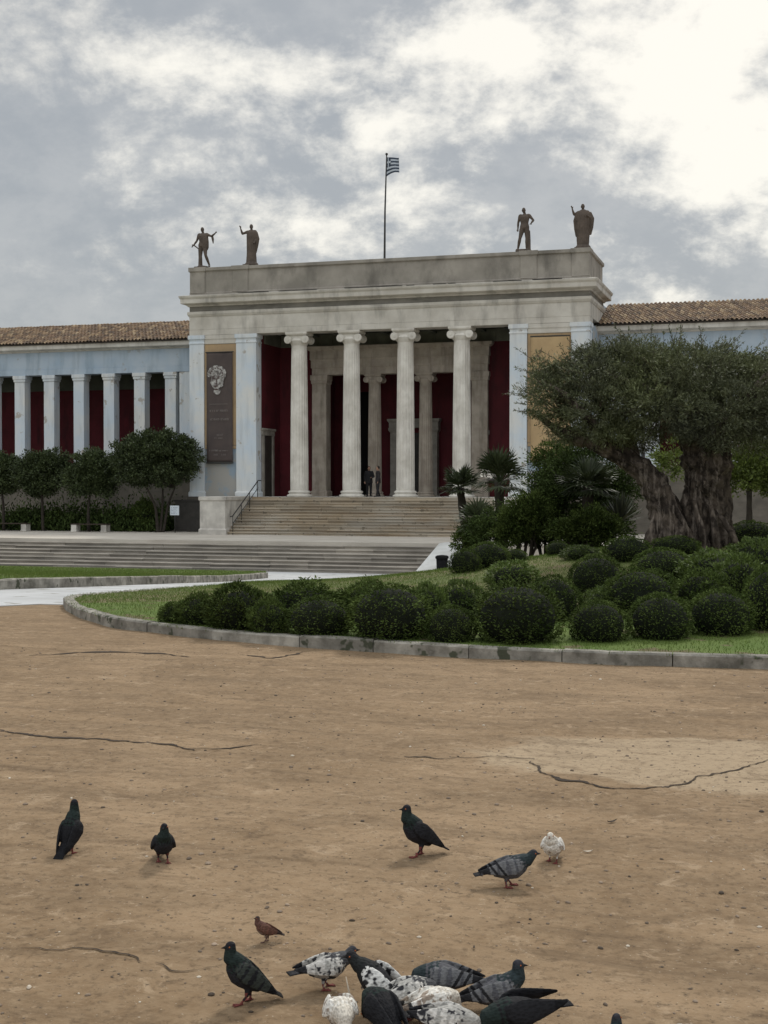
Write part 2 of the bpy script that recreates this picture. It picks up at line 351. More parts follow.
def poly_sheet(name, poly, fz, m, res=.5, up=0.0, kind='structure', drop=.3):
    """a sheet over the terrain bounded by a 2D outline, with short sides going down"""
    import bmesh
    bm = bmesh.new()
    vs = [bm.verts.new((p[0], p[1], 0)) for p in poly]; bm.faces.new(vs)
    x0, x1 = min(p[0] for p in poly), max(p[0] for p in poly); y0, y1 = min(p[1] for p in poly), max(p[1] for p in poly)
    for ax, lo, hi in ((0, x0, x1), (1, y0, y1)):
        k = lo+res
        while k < hi:
            co = Vector((k, 0, 0)) if ax == 0 else Vector((0, k, 0)); no = Vector((1, 0, 0)) if ax == 0 else Vector((0, 1, 0))
            bmesh.ops.bisect_plane(bm, geom=bm.verts[:]+bm.edges[:]+bm.faces[:], plane_co=co, plane_no=no); k += res
    for v in bm.verts: v.co.z = float(fz(v.co.x, v.co.y))+up
    bmesh.ops.recalc_face_normals(bm, faces=bm.faces)
    if sum(f.normal.z for f in bm.faces) < 0: bmesh.ops.reverse_faces(bm, faces=bm.faces)
    be = [e for e in bm.edges if e.is_boundary]
    r = bmesh.ops.extrude_edge_only(bm, edges=be)
    for g in r['geom']:
        if isinstance(g, bmesh.types.BMVert): g.co.z -= drop
    me = bpy.data.meshes.new(name); bm.to_mesh(me); bm.free(); me.materials.append(m)
    return tag(link(name, me), kind=kind)
def catmull(pts, n=8):
    P = [Vector(p) for p in pts]; P = [P[0]*2-P[1]]+P+[P[-1]*2-P[-2]]; out = []
    for i in range(1, len(P)-2):
        for k in range(n):
            t = k/n; a, b, c, d = P[i-1:i+3]
            out.append(.5*((2*b)+(c-a)*t+(2*a-5*b+4*c-d)*t*t+(3*b-3*c+d-a)*t**3))
    out.append(P[-2]); return out
flat = lambda x, y: z0(x, y)
H2 = lambda px, py: hit(px, py, flat).to_2d()
front = [H2(*p) for p in [(66, 611), (80, 618), (110, 627), (160, 634.5), (220, 641), (300, 647), (400, 653.5), (480, 658.5), (560, 663), (660, 667), (768, 669.5)]]
e = front[-1]; front += [e+Vector((2.2, .2)), e+Vector((5, 1.2)), e+Vector((9, 4))]
back = [H2(*p) for p in [(63, 606), (72, 602.6), (100, 600), (150, 596.3), (217, 591.5), (300, 586), (410, 582)]]
back += [Vector((-15.2, 51.5)), Vector((-13.5, 54))]
outline = list(reversed(catmull([p.to_3d() for p in back], 6)))+catmull([p.to_3d() for p in front], 6)[0:]
poly = [p.to_2d() for p in outline]+[Vector((13, 24)), Vector((15, 40)), Vector((12, 54))]
def inside(x, y, pl=None):
    pl = pl or poly; c = False; n = len(pl); j = n-1
    for i in range(n):
        if (pl[i].y > y) != (pl[j].y > y) and x < (pl[j].x-pl[i].x)*(y-pl[i].y)/(pl[j].y-pl[i].y)+pl[i].x: c = not c
        j = i
    return c
def inset(pl, w):
    out = []; n = len(pl); ar = sum(pl[i].x*pl[(i+1) % n].y-pl[(i+1) % n].x*pl[i].y for i in range(n)); sg = 1 if ar > 0 else -1
    for i in range(n):
        d = (pl[(i+1) % n]-pl[i-1]).normalized(); out.append(pl[i]+Vector((-d.y, d.x))*w*sg)
    return out
poly_sheet('island_lawn', inset(poly, .10), iz, M['drygrass'], .45)

# pale path: everything between the sand and the museum steps
pf = [H2(-150, 612), H2(0, 606.5), H2(40, 604.5)]
pp = [Vector((-60, 17.5)), pf[0], pf[1], pf[2]]+[p+Vector((.25, .3)) for p in [back[0], back[2], back[4]]]+[Vector((-12, 45)), Vector((-11, 52)), Vector((15, 53)), Vector((15, 57.4)), Vector((-60, 57.4))]
poly_sheet('path', pp, flat, M['path'], 1.0, up=.012, drop=.1)

# left lawn with its kerb
lk = [H2(*p) for p in [(-160, 596), (-60, 592.5), (0, 590.3), (60, 588.3), (110, 586.5), (160, 584.5), (203, 583), (240, 580.8), (268, 578.3)]]
lp = [p for p in lk]+[Vector((lk[-1].x-1.5, 53.5)), Vector((-60, 54.5)), Vector((-60, 26))]
poly_sheet('side_lawn', inset([Vector(p) for p in lp], .15), flat, M['lawn'], 1.0, up=.19)

def kerb_run(name, pts, w, h, blk, fz=flat, seed=1, inward=1):
    rnd = random.Random(seed); pts = [Vector(p[:2]) for p in pts]; d = [0]
    for a, b in zip(pts, pts[1:]): d.append(d[-1]+(b-a).length)
    def at(s):
        for i in range(len(d)-1):
            if s <= d[i+1] or i == len(d)-2:
                return pts[i].lerp(pts[i+1], (s-d[i])/max(d[i+1]-d[i], 1e-6))
    mb = MB(); s = 0
    while s < d[-1]-.1:
        L_ = min(blk*rnd.uniform(.8, 1.25), d[-1]-s); e_ = s+L_-.012; n = max(2, int(L_/.25)); rs = []; dz = rnd.uniform(-.008, .008); dn = rnd.uniform(-.010, .010)
        for k in range(n+1):
            t = s+(e_-s)*k/n; p = at(t); q = at(min(t+.02, d[-1])); p2 = at(max(t-.02, 0)); dr = (q-p2).normalized(); nr = Vector((-dr.y, dr.x))*inward
            z = float(fz(p.x, p.y)); p = p+nr*dn
            chip = .006*noise.noise(Vector((p.x*3, p.y*3, 2)))
            sec = [(0, -.15), (0, h-.02+chip), (.02, h+chip), (w-.02, h+chip), (w, h-.02), (w, -.15)]
            rs.append([(p.x+nr.x*o, p.y+nr.y*o, z+zz+dz) for o, zz in sec])
        mb.rings(rs); s += L_
    return tag(mb.build(name, M['kerb'], bevel=0), kind='structure')
fr_s = [p.to_2d() for p in catmull([p.to_3d() for p in front], 8)]
kerb_run('island_kerb', list(reversed([p.to_2d() for p in catmull([p.to_3d() for p in back[:5]], 6)]))+fr_s, .18, .140, 1.15, seed=3)
kerb_run('side_lawn_kerb', lk, .30, .23, 2.4, seed=4)

# terrace and the long low flight in front of it
TZ = -.73
mb = MB(); mb.box(-70, -15.95, 61.0, 79, -2.6, TZ); mb.box(-15.95, 25, 61.0, 79, -2.6, TZ-.004)
tag(mb.build('terrace', M['terrace']), kind='structure')
n = 8; rise = (TZ-(-1.95))/n; mb = MB(); tread = .56; rr = random.Random(5)
for k in range(1, n):
    zt = -1.95+rise*k; y0 = 61.0-tread*(n-k); x = -68
    while x < -15.9:                                  # single stone slabs with slightly uneven joints
        w = min(rr.uniform(1.6, 3.4), -15.9-x); dz = rr.uniform(-.012, .004); dy = rr.uniform(-.015, .02)
        yb = 61.0-tread*(n-k-1)+.03 if k < n-1 else 60.998
        mb.box(x, x+w-.012, y0+dy+.05, yb, -2.5, zt+dz-.05); mb.box(x, x+w-.012, y0+dy, yb, zt+dz-.047, zt+dz); x += w
low = mb.build('stone_steps', M['steps'], bevel=.006)
tag(low, 'long low flight of worn grey steps in front of the terrace', 'steps')
# ramp / cheek at the right end of the low flight
mb = MB(); mb.extr([(56.3, -2.3), (56.3, -1.93), (61.0, TZ+.012), (62.2, TZ+.012), (62.2, -2.3)], 'x', -15.88, -13.7)
tag(mb.build('marble_ramp', M['white'], bevel=.01), 'smooth white marble ramp at the right end of the low steps, behind the black bin', 'ramp')

# ---------------------------------------------------------------- museum
B = thing('museum_building', 'neoclassical museum with ionic portico and long tiled wings behind the garden', 'museum', (-22.25, 75, 0))
O = Vector((-22.25, 75, 0))
def part(name, mb, m, parent=None, bevel=.015, smooth=False):
    o = mb.build(name, m, parent or B, smooth, bevel)
    if parent is None: o.location = -O
    return o
FL = 1.32
XL0, XL1, XR0, XR1 = -33.95, -29.75, -14.90, -10.55
FY = 72.4
for x0, x1 in ((XL0, XL1), (XR0, XR1)):
    left = x0 < -20
    mb = MB(); mb.box(x0+.02, x1-.02, FY+.12, 77.8, FL-.02, 10.73); part('pier_wall', mb, M['stained'])
    ps = [(x0, x0+.92), (x1-1.25, x1)] if left else [(x0, x0+.95), (x1-1.0, x1)]
    for a, b in ps:
        mb = MB(); mb.rl(a, b, FY, FY+.8, [(.06, FL), (.06, FL+.25), (0, FL+.32), (0, 10.2), (.03, 10.22), (.03, 10.30), (0, 10.32), (0, 10.45), (.07, 10.5), (.07, 10.725)])
        part('pilaster', mb, M['pilaster'])
    a, b = ps[0][1]+.01, ps[1][0]-.01
    mb = MB(); mb.box(a, b, FY+.09, FY+.14, 4.3, 10.2); mb.box(a+.02, b-.02, FY+.07, FY+.11, 4.1, 4.28)
    part('ochre_panel', mb, M['ochre'])
    mb = MB(); mb.rl(a, b, FY+.06, FY+.4, [(0, 10.21), (0, 10.45), (.03, 10.5), (.03, 10.725)]); part('capital_band', mb, M['entab'])
    mb = MB(); mb.rl(x0, x1, FY+.02, 77.6, [(.08, 10.5), (.08, 10.55), (.05, 10.56), (.05, 10.728)])
    # inner side facing the portico
    if left:
        mb = MB(); mb.box(x1-.03, x1-.005, FY+.85, 76.2, FL, 10.72); part('red_side_wall', mb, M['red'], bevel=0)
        d = MB(); d.box(x1-.02, x1+.10, 73.25, 73.5, FL, 4.9); d.box(x1-.02, x1+.10, 74.75, 75.0, FL, 4.9); d.rl(x1-.02, x1+.10, 73.15, 75.1, [(0, 4.9), (0, 5.15), (.06, 5.2), (.06, 5.32)])
        dr = part('side_door', d, M['framestone'])
        lf = MB(); lf.box(x1-.02, x1+.03, 73.5, 74.75, FL, 4.9); lf.build('door_leaf', M['door'], dr, bevel=.01)
    # podium below the pier
    mb = MB(); mb.rl(x0, x1, FY-.05, 77.8, [(.12, -.9), (.12, -.3), (.05, -.25), (.05, FL-.28), (.10, FL-.25), (.10, FL-.03)]); part('podium', mb, M['plinth'])
# portico floor, ceiling
mb = MB(); mb.box(XL1+.05, XR0-.05, FY-.3, 82, -.9, FL); part('portico_floor', mb, M['marble'])
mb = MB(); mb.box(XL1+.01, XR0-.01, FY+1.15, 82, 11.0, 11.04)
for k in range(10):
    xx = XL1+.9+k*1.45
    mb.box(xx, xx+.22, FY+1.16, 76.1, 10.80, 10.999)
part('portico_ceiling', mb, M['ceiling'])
# entablature
mb = MB(); mb.box(XL0, XR1, FY+.02, FY+1.15, 10.73, 11.05)
mb.rl(XL0, XR1, FY+.02, 77.78, [(0, 11.052), (0, 11.80), (.04, 11.83), (.10, 11.95), (.10, 12.10)])
part('architrave', mb, M['entab'])
mb = MB(); mb.rl(XL0, XR1, FY+.04, 77.76, [(0, 12.102), (0, 12.42)]); part('frieze', mb, mat('shaded_frieze_stone', (.25, .235, .205), (.17, .16, .14), .8, .85, streak=(.6, .6, 3), streak_col=(.10, .095, .085)))  # shadow under the cornice put into the frieze as a darker stone colour
mb = MB(); mb.rl(XL0, XR1, FY+.04, 77.76, [(.08, 12.40), (.12, 12.48), (.38, 12.55), (.40, 12.58), (.40, 12.80), (.47, 12.90), (.49, 13.0), (.25, 13.05)]); 
mb.cur = 1; rr = random.Random(8)
for k in range(26):
    x = rr.uniform(XL0+2, XR1-2); mb.box(x, x+rr.uniform(.3, 1.6), FY-.40, FY-.05, 13.04, 13.04+rr.uniform(.02, .045))
part('cornice', mb, [M['entab'], mat('soot_crust', SOOT, (.09, .085, .075), 3, .95)])
mb = MB(); mb.rl(XL0, XR1, FY+.05, 77.75, [(0, 13.05), (0, 13.2), (-.05, 13.22), (-.05, 14.42), (.04, 14.48), (.04, 14.66)])
for a, b in ((XL0, XL0+1.0), (XL1-1.5, XL1-.5), (XR0+.55, XR0+1.5), (XR1-1.0, XR1)):
    mb.rl(a+.005, b-.005, FY+.02, FY+.9, [(0, 13.2), (-.02, 13.25), (-.02, 14.40), (.05, 14.46), (.05, 14.69)])
part('parapet', mb, M['parapet'])
# columns
def volute(mb, cx, cy, cz, r, y0, y1, n=20):
    rs = []
    for yy, q in ((y0, .82), (y0+.03, 1), (y0+.07, 1), (y0+.10, .86), ((y0+y1)/2, .7), (y1-.10, .86), (y1-.07, 1), (y1-.03, 1), (y1, .82)):
        rs.append([(cx+r*q*math.cos(2*PI*i/n), yy, cz+r*q*math.sin(2*PI*i/n)) for i in range(n)])
    mb.rings(rs)
    mb.rings([[(cx+.3*r*math.cos(2*PI*i/n), yy, cz+.3*r*math.sin(2*PI*i/n)) for i in range(n)] for yy in (y0-.025, y0+.02)])
def column(px, py, pz, h, r, m, capw, parent_name='column'):
    """ionic column standing at (px,py,pz), height h incl. base and capital"""
    bh = r*.7; ch = r*1.35; sh = MB(); prof = []
    K = 14
    for k in range(K+1):
        t = k/K; prof.append((r*(1-.15*t**1.6), pz+bh+(h-bh-ch)*t))
    def fl(t, k): return 1 if k in (0, K) else 1-.055*abs(math.sin(t*10))**.6
    sh.lathe(prof, px, py, 120, fl)
    o = part('column', sh, m, bevel=0, smooth=False)
    b = MB(); b.lathe([(r*1.3, pz), (r*1.38, pz+bh*.15), (r*1.38, pz+bh*.3), (r*1.18, pz+bh*.42), (r*1.12, pz+bh*.55), (r*1.22, pz+bh*.66), (r*1.25, pz+bh*.8), (r*1.1, pz+bh*.98), (r*.98, pz+bh*1.02)], px, py, 40)
    b.build('column_base', m, o, smooth=True)
    c = MB(); zt = pz+h-ch
    c.lathe([(r*.86, zt-.04), (r*.9, zt), (r*1.02, zt+ch*.18), (r*1.1, zt+ch*.32), (r*.95, zt+ch*.5)], px, py, 32)
    vr = ch*.33
    for s in (-1, 1): volute(c, px+s*(capw/2-vr), py, zt+ch*.40, vr, py-r*1.02, py+r*1.02)
    c.rl(px-capw/2+vr, px+capw/2-vr, py-r*.9, py+r*.9, [(0, zt+ch*.45), (0, zt+ch*.74)])
    c.rl(px-capw*.40, px+capw*.40, py-r*1.05, py+r*1.05, [(0, zt+ch*.74), (.05, zt+ch*.86), (.05, zt+ch*.998)])
    c.build('capital', m, o, bevel=.008)
for x in (-27.3, -24.13, -20.95, -17.70): column(x, FY+.55, FL, 10.73-FL, .52, M['column'], 1.5)

# inner screen in antis
IY = 76.2
mb = MB(); mb.box(XL1+.10, XR0-.02, IY-.12, IY-.015, 10.25, 10.97); mb.box(XL1+.005, XL1+.09, FY+1.17, IY-.13, 10.25, 10.97)
k = XL1+.6
while k < XR0-.6: mb.box(k, k+.10, IY-.16, IY-.118, 10.28, 10.94); k += .9
part('coffer_band', mb, mat('coffer_band_paint', (.17, .17, .135), (.12, .12, .095), 2, .9))
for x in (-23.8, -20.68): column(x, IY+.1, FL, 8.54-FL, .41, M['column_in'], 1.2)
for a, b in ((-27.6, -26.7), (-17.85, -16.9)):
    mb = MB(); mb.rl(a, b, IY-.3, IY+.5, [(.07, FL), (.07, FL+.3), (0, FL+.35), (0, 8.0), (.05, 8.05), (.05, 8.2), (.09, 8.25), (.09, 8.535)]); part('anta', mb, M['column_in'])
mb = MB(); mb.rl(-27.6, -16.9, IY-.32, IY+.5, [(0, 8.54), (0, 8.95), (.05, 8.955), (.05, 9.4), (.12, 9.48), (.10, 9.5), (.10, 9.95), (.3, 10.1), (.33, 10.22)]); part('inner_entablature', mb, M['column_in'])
mb = MB(); mb.box(XL1-.03, -27.58, IY, IY+.3, FL, 10.98); mb.box(-16.92, XR0+.03, IY, IY+.3, FL, 10.98); mb.box(-27.58, -16.92, IY, IY+.3, 10.2, 10.98)
mb.box(-27.9, -27.6, IY+.3, 80.2, FL, 10.98); mb.box(-16.9, -16.6, IY+.3, 80.2, FL, 10.98)
mb.box(-27.6, -26.9, 80, 80.3, FL, 10.98); mb.box(-25.2, -16.9, 80, 80.3, FL, 10.98); mb.box(-26.9, -25.2, 80, 80.3, 7.8, 10.98)
part('red_wall', mb, M['red'], bevel=0)
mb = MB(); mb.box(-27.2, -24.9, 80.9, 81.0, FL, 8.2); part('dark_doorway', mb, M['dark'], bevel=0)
xa, xb = atX(395, 79.6), atX(433, 79.6)
mb = MB()
for x in (xa, xb): mb.rl(x-.28, x+.28, 79.5, 79.98, [(.05, FL), (0, FL+.2), (0, 5.2), (.1, 5.35), (.1, 5.5)])
mb.rl(xa-.3, xb+.3, 79.5, 79.98, [(.05, 5.502), (.05, 5.8), (.15, 5.95), (.15, 6.05)])
dr = part('main_door', mb, M['framestone'])
mb = MB(); mb.box(xa+.3, xb-.3, 79.9, 79.97, FL, 5.2)
for i in range(2):
    for k in range(3): 
        w = (xb-xa-.6)/2; mb.box(xa+.42+i*w, xa+.18+i*w+w, 79.86, 79.9, FL+.2+k*1.25, FL+1.3+k*1.25)
mb.build('door_leaf', M['door'], dr)
xa, xb = atX(473, IY), atX(487, IY)
mb = MB(); mb.box(xb-.2, xb, IY-.08, IY-.002, FL, 4.9); mb.box(-16.85, xb+.1, IY-.10, IY-.002, 4.9, 5.15); part('side_door_frame', mb, M['framestone'])
# hall behind, so that the portico has a body
mb = MB(); mb.box(XL0+.1, XR1-.1, 82, 96, -1, 12.4); mb.box(XL0+.1, -27.9, 77.82, 82, -1, 12.4); mb.box(-16.6, XR1-.1, 77.82, 82, -1, 12.4); mb.box(-27.9, -16.6, 80.32, 82, 11.05, 12.4)
part('hall_wall', mb, M['bluewall'])
mb = MB(); mb.box(-27.85, -16.65, 77.8, 80.3, 11.045, 12.5); part('recess_roof', mb, M['entab'])

# wings
WY = 76.0; PX0 = -37.3
def wing(sign, xin, xout):
    mir = lambda x: x if sign < 0 else -44.55-x
    def bx(mb, x0, x1, *a): u, v = sorted((mir(x0), mir(x1))); mb.box(u, v, *a)
    def rl(mb, x0, x1, y0, y1, pr): u, v = sorted((mir(x0), mir(x1))); mb.rl(u, v, y0, y1, pr)
    mb = MB(); rl(mb, xout, xin, WY-.12, WY+13, [(0, -1.0), (0, 2.75), (.09, 2.82), (.09, 3.0)]); part('wing_plinth', mb, M['plinth'])
    mb = MB(); bx(mb, xin-2.4, xin, WY+.03, WY+4, 3.0, 8.98); part('wing_end_wall', mb, M['pilaster'])
    n = int((abs(xout)-abs(PX0))/2.12)
    for k in range(n):
        a = PX0-2.12*k
        mb = MB(); u, v = sorted((mir(a), mir(a+.73))); mb.rl(u, v, WY+.02, WY+.72, [(.04, 3.0), (.04, 3.2), (0, 3.25), (0, 8.55), (.05, 8.6), (.05, 8.72), (.09, 8.76), (.09, 8.978)])
        part('loggia_pillar', mb, M['pilaster'])
    mb = MB(); bx(mb, xout, xin, WY, WY+.9, 8.98, 9.35); rl(mb, xout, xin, WY+.03, WY+.9, [(0, 9.352), (0, 10.42)]); part('wing_frieze', mb, M['bluewall'])
    mb = MB(); rl(mb, xout, xin, WY+.03, WY+9.5, [(.02, 10.42), (.08, 10.48), (.10, 10.50), (.38, 10.58), (.40, 10.80), (.48, 10.88), (.2, 10.9)]); part('wing_cornice', mb, M['marble'])
    mb = MB(); bx(mb, xout, xin-2.4, WY+3.2, WY+3.5, 3.0, 10.4); part('loggia_back_wall', mb, M['red'], bevel=0)
    mb = MB(); bx(mb, xout, xin-2.4, WY+3.08, WY+3.19, 8.2, 9.29); part('loggia_band', mb, M['ceiling'], bevel=0)
    mb = MB(); bx(mb, xout, xin-2.4, WY+.92, WY+3.2, 9.3, 9.36); part('loggia_ceiling', mb, M['ceiling'], bevel=0)
    mb = MB(); bx(mb, xout, xin, WY+3.52, WY+9.4, 3.0, 10.41); part('wing_body', mb, M['bluewall'], bevel=0)
    # tiled roof: rounded cover tiles in courses
    u, v = sorted((mir(xout), mir(xin))); nx = int((v-u)/.24)*8; xs_ = np.linspace(u, v, nx+1); V = []; F = []
    rows = 11; prof = []
    for side in (0, 1):
        for r_ in range(rows):
            for q in (0, 1):
                t = (r_+q*.98)/rows; lift = .05*(1-q)
                yy = WY-.52+t*4.9; zz = 10.90+t*1.72+lift
                if side: yy = 2*(WY+4.38)-yy
                prof.append((yy, zz))
        if side: pass
    p1 = prof[:2*rows]; p2 = prof[2*rows:][::-1]; prof = p1+p2
    for (yy, zz) in prof:
        ph = ((xs_-u)/.24) % 1
        hh = .075*np.sqrt(np.clip(1-((ph-.5)/.32)**2, 0, 1))
        wob = .012*np.sin(xs_*3.1+yy*5)+.01*np.sin(xs_*7.7+yy*11)
        V += list(zip(xs_.tolist(), [yy]*len(xs_), (zz+hh+wob).tolist()))
    w = len(xs_)
    for j in range(len(prof)-1):
        for i in range(w-1): F.append((j*w+i, j*w+i+1, (j+1)*w+i+1, (j+1)*w+i))
    mb = MB(); mb.add(V, F); rf = link('tiled_roof', mb.mesh('tiled_roof', M['tiles'], fix=False), B); rf.location = -O
    mb = MB(); mb.box(u, v, WY-.46, WY-.40, 10.84, 10.95); 
    k = u+.15
    while k < v: mb.lathe([(.10, 0), (.10, .05)], 0, 0, 6) if False else None; k += 99
    mb.build('eave_board', M['darkbark'], rf)
wing(-1, XL0+.02, -66)
wing(1, XL0+.02, -58)
# dark gate in the podium, left of the cheek block
mb = MB(); mb.box(-34.75, -32.3, FY-.30, FY-.18, -.7, 1.02); mb.box(-34.85, -32.2, FY-.34, FY-.16, 1.02, 1.14)
part('podium_gate', mb, M['door'])

# main stair, cheek blocks, handrails
n = 13; rise = (FL-TZ)/n; tread = .30; mb = MB(); rr = random.Random(2)
for k in range(1, n+1):
    y0 = 72.1-tread*(n-k)-.02; x = -29.9
    while x < -14.85:
        w = min(rr.uniform(1.4, 3.0), -14.85-x); dy = rr.uniform(-.01, .01); yb = (y0+tread+.02) if k < n else 72.09; zt = TZ+rise*k-.002+rr.uniform(-.006, 0)
        mb.box(x, x+w-.01, y0+dy+.05, yb, -.9, zt-.05); mb.box(x, x+w-.01, y0+dy, yb, zt-.047, zt); x += w
tag(mb.build('entrance_stairs', M['ustep'], bevel=.006), 'broad ochre stained stone stairs climbing to the museum portico', 'stairs')
for a, b, lab in ((-31.45, -29.93, 'pale stone block flanking the left end of the entrance stairs'), (-14.82, -13.3, 'pale stone block flanking the right end of the stairs, behind the palms')):
    mb = MB(); mb.rl(a, b, 68.35, 72.2, [(.06, -.8), (.06, -.45), (0, -.4), (0, 1.12), (.06, 1.16), (.06, 1.36)])
    tag(mb.build('stair_cheek', M['cheek'], bevel=.02), lab, 'stone block', 'stone blocks flanking the entrance stairs')
t = thing('handrail', 'thin dark metal handrail rising along the left side of the entrance stairs', 'handrail', (-29.55, 68.4, TZ))
def rail(o, dx):
    mb = MB(); p = [Vector((dx, -.2, 1.0)), Vector((dx, .1, 1.02)), Vector((dx, 3.8, 1.02+rise*12.5)), Vector((dx, 4.2, 1.02+rise*12.5))]
    mb.tube(p, .03, 8); mb.tube([q-Vector((0, 0, .42)) for q in p[1:3]], .02, 8); return mb
rail(t, 0).build('rail', M['pole'], t, smooth=True)
for k in range(4):
    y = .12+k*1.2; mb = MB(); z = rise*max(0, (y-.2)/tread); mb.tube([(0, y, z-.05), (0, y, 1.02+rise*(y-.1)/tread)], .022, 8); mb.build('post', M['pole'], t, smooth=True)

# ---------------------------------------------------------------- banners, sign, bin, benches, flag
# brown banner with a printed classical head, rows of small print
x0, x1 = atX(207, FY), atX(233, FY); zt, zb = atY(220, 352.5, FY).z, atY(220, 462, FY).z
t = thing('hanging_banner', 'brown banner with a pale carved face hanging between the left pilasters', 'banner', ((x0+x1)/2, FY, zb))
W_ = x1-x0; Hh = zt-zb
mb = MB(); nx, nz = 10, 40; vs = []
for j in range(nz+1):
    for i in range(nx+1):
        u = i/nx; v = j/nz; vs.append(((u-.5)*W_, -.02-.02*math.sin(v*9+u*2)*v*(1-v)*2-.01*math.sin(u*7), v*Hh))
fs = [(j*(nx+1)+i, j*(nx+1)+i+1, (j+1)*(nx+1)+i+1, (j+1)*(nx+1)+i) for j in range(nz) for i in range(nx)]
mb.add(vs, fs); o = mb.build('cloth', M['banner'], t, True); s_ = o.modifiers.new('s', 'SOLIDIFY'); s_.thickness = .006; s_.offset = 1
mb = MB(); mb.tube([(-W_/2-.06, -.02, Hh+.02), (W_/2+.06, -.02, Hh+.02)], .035, 8); mb.build('top_batten', M['pole'], t)
mb = MB(); mb.tube([(-W_/2-.02, -.02, -.04), (W_/2+.02, -.02, -.04)], .05, 8); mb.build('bottom_batten', M['pole'], t)
def disc(mb, cx, cz, rx, rz, y, n=20, wob=0.0, seed=0, rot=0):
    v = []
    for k in range(n):
        a = 2*PI*k/n; q = 1+wob*noise.noise(Vector((math.cos(a)*2+seed, math.sin(a)*2, seed)))
        ex, ez = rx*q*math.cos(a), rz*q*math.sin(a); v.append((cx+ex*math.cos(rot)-ez*math.sin(rot), y, cz+ex*math.sin(rot)+ez*math.cos(rot)))
    mb.rings([v, [(p[0], p[1]+.004, p[2]) for p in v]])
hx, hz = -.20, Hh-1.62
mb = MB(); disc(mb, hx, hz, .34, .52, -.065, 28, .25, 1)                              # face oval
disc(mb, hx+.06, hz-.62, .22, .20, -.062, 16, .3, 2)                                  # beard / chin
for k in range(15):                                                                    # curls round the brow
    a = PI*(1.05-1.28*k/14); disc(mb, hx+.05+.47*math.cos(a), hz+.38+.38*math.sin(a), .13, .12, -.075-.003*(k % 3), 12, .3, k)
for k in range(9): a = PI*(1.0-1.1*k/8); disc(mb, hx+.05+.27*math.cos(a), hz+.42+.22*math.sin(a), .12, .10, -.087-.003*(k % 2), 12, .3, k+20)
for k in range(4): disc(mb, hx+.45-.03*k, hz+.18-.16*k, .09, .09, -.08, 10, .3, k+40)
mb.build('printed_face', M['bannerface'], t)
mb = MB()
disc(mb, hx-.15, hz+.14, .10, .040, -.094); disc(mb, hx+.14, hz+.14, .10, .040, -.094); disc(mb, hx-.15, hz+.24, .13, .025, -.094, rot=.2); disc(mb, hx+.15, hz+.24, .13, .025, -.094, rot=-.2)
disc(mb, hx+.04, hz-.04, .03, .17, -.094, rot=.1); disc(mb, hx, hz-.20, .10, .025, -.094); disc(mb, hx, hz-.33, .15, .045, -.094); disc(mb, hx+.03, hz-.52, .13, .04, -.094)
for k in range(9): a = PI*(.98-1.1*k/8); disc(mb, hx+.05+.37*math.cos(a), hz+.40+.31*math.sin(a), .035, .06, -.096, 8, .3, k+60, rot=a)
mb.build('printed_shade', M['bannershade'], t)
mb = MB(); rr = random.Random(31)
def textrow(mb, xa, xb, z, h, y=-.062):
    x = xa
    while x < xb-.03:
        w = rr.uniform(.03, .075)*(h/.08)**.5; w = min(w, xb-x)
        k = rr.random()
        mb.box(x, x+.014, y-.004, y, z, z+h)
        if k < .6: mb.box(x+.014, x+w-.015, y-.004, y, z+h-.016, z+h)
        if k > .3: mb.box(x+.014, x+w-.015, y-.004, y, z+h*.45, z+h*.45+.014)
        x += w+(.06 if rr.random() < .18 else .004)
mb.box(-.62, .52, -.066, -.062, Hh-3.00, Hh-2.985)
textrow(mb, -.60, .55, Hh-3.45, .12); textrow(mb, -.58, .60, Hh-3.95, .14); textrow(mb, -.15, .25, Hh-4.85, .12)
textrow(mb, -.3, .2, Hh-5.0, .06); textrow(mb, -.25, .1, Hh-5.75, .08); textrow(mb, -.62, -.1, .62, .10); textrow(mb, .08, .55, .62, .06); textrow(mb, -.35, -.08, .36, .12); textrow(mb, .15, .5, .36, .12)
mb.build('lettering', M['bannertext'], t)

x0, x1 = atX(530.5, FY), atX(569, FY); zt, zb = atY(550, 336, FY).z, atY(550, 462, FY).z; W_ = x1-x0; Hh = zt-zb
t = thing('hanging_banner', 'faded ochre banner hanging between the right pilasters, half behind the olive tree', 'banner', ((x0+x1)/2, FY, zb))
mb = MB(); vs = []
for j in range(nz+1):
    for i in range(nx+1):
        u = i/nx; v = j/nz; vs.append(((u-.5)*W_, -.01-.02*math.sin(v*8+u*3)*v*(1-v)*2, v*Hh))
mb.add(vs, fs); o = mb.build('cloth', M['ochrebanner'], t, True); s_ = o.modifiers.new('s', 'SOLIDIFY'); s_.thickness = .006; s_.offset = 1
mb = MB(); mb.tube([(-W_/2-.03, -.01, Hh), (W_/2+.03, -.01, Hh)], .035, 8); mb.build('top_batten', M['pole'], t)
mb = MB()
for k in range(16): disc(mb, -.55+rr.uniform(-.15, .6), Hh-.8-k*.13, rr.uniform(.03, .12), rr.uniform(.03, .09), -.05-.001*k, 12, .5, k+80)
textrow(mb, -.4, .55, 1.45, .13, -.05); textrow(mb, -.45, .5, 1.12, .09, -.05); textrow(mb, -.7, .1, .12, .08, -.05)
mb.build('lettering', M['ochreprint'], t)

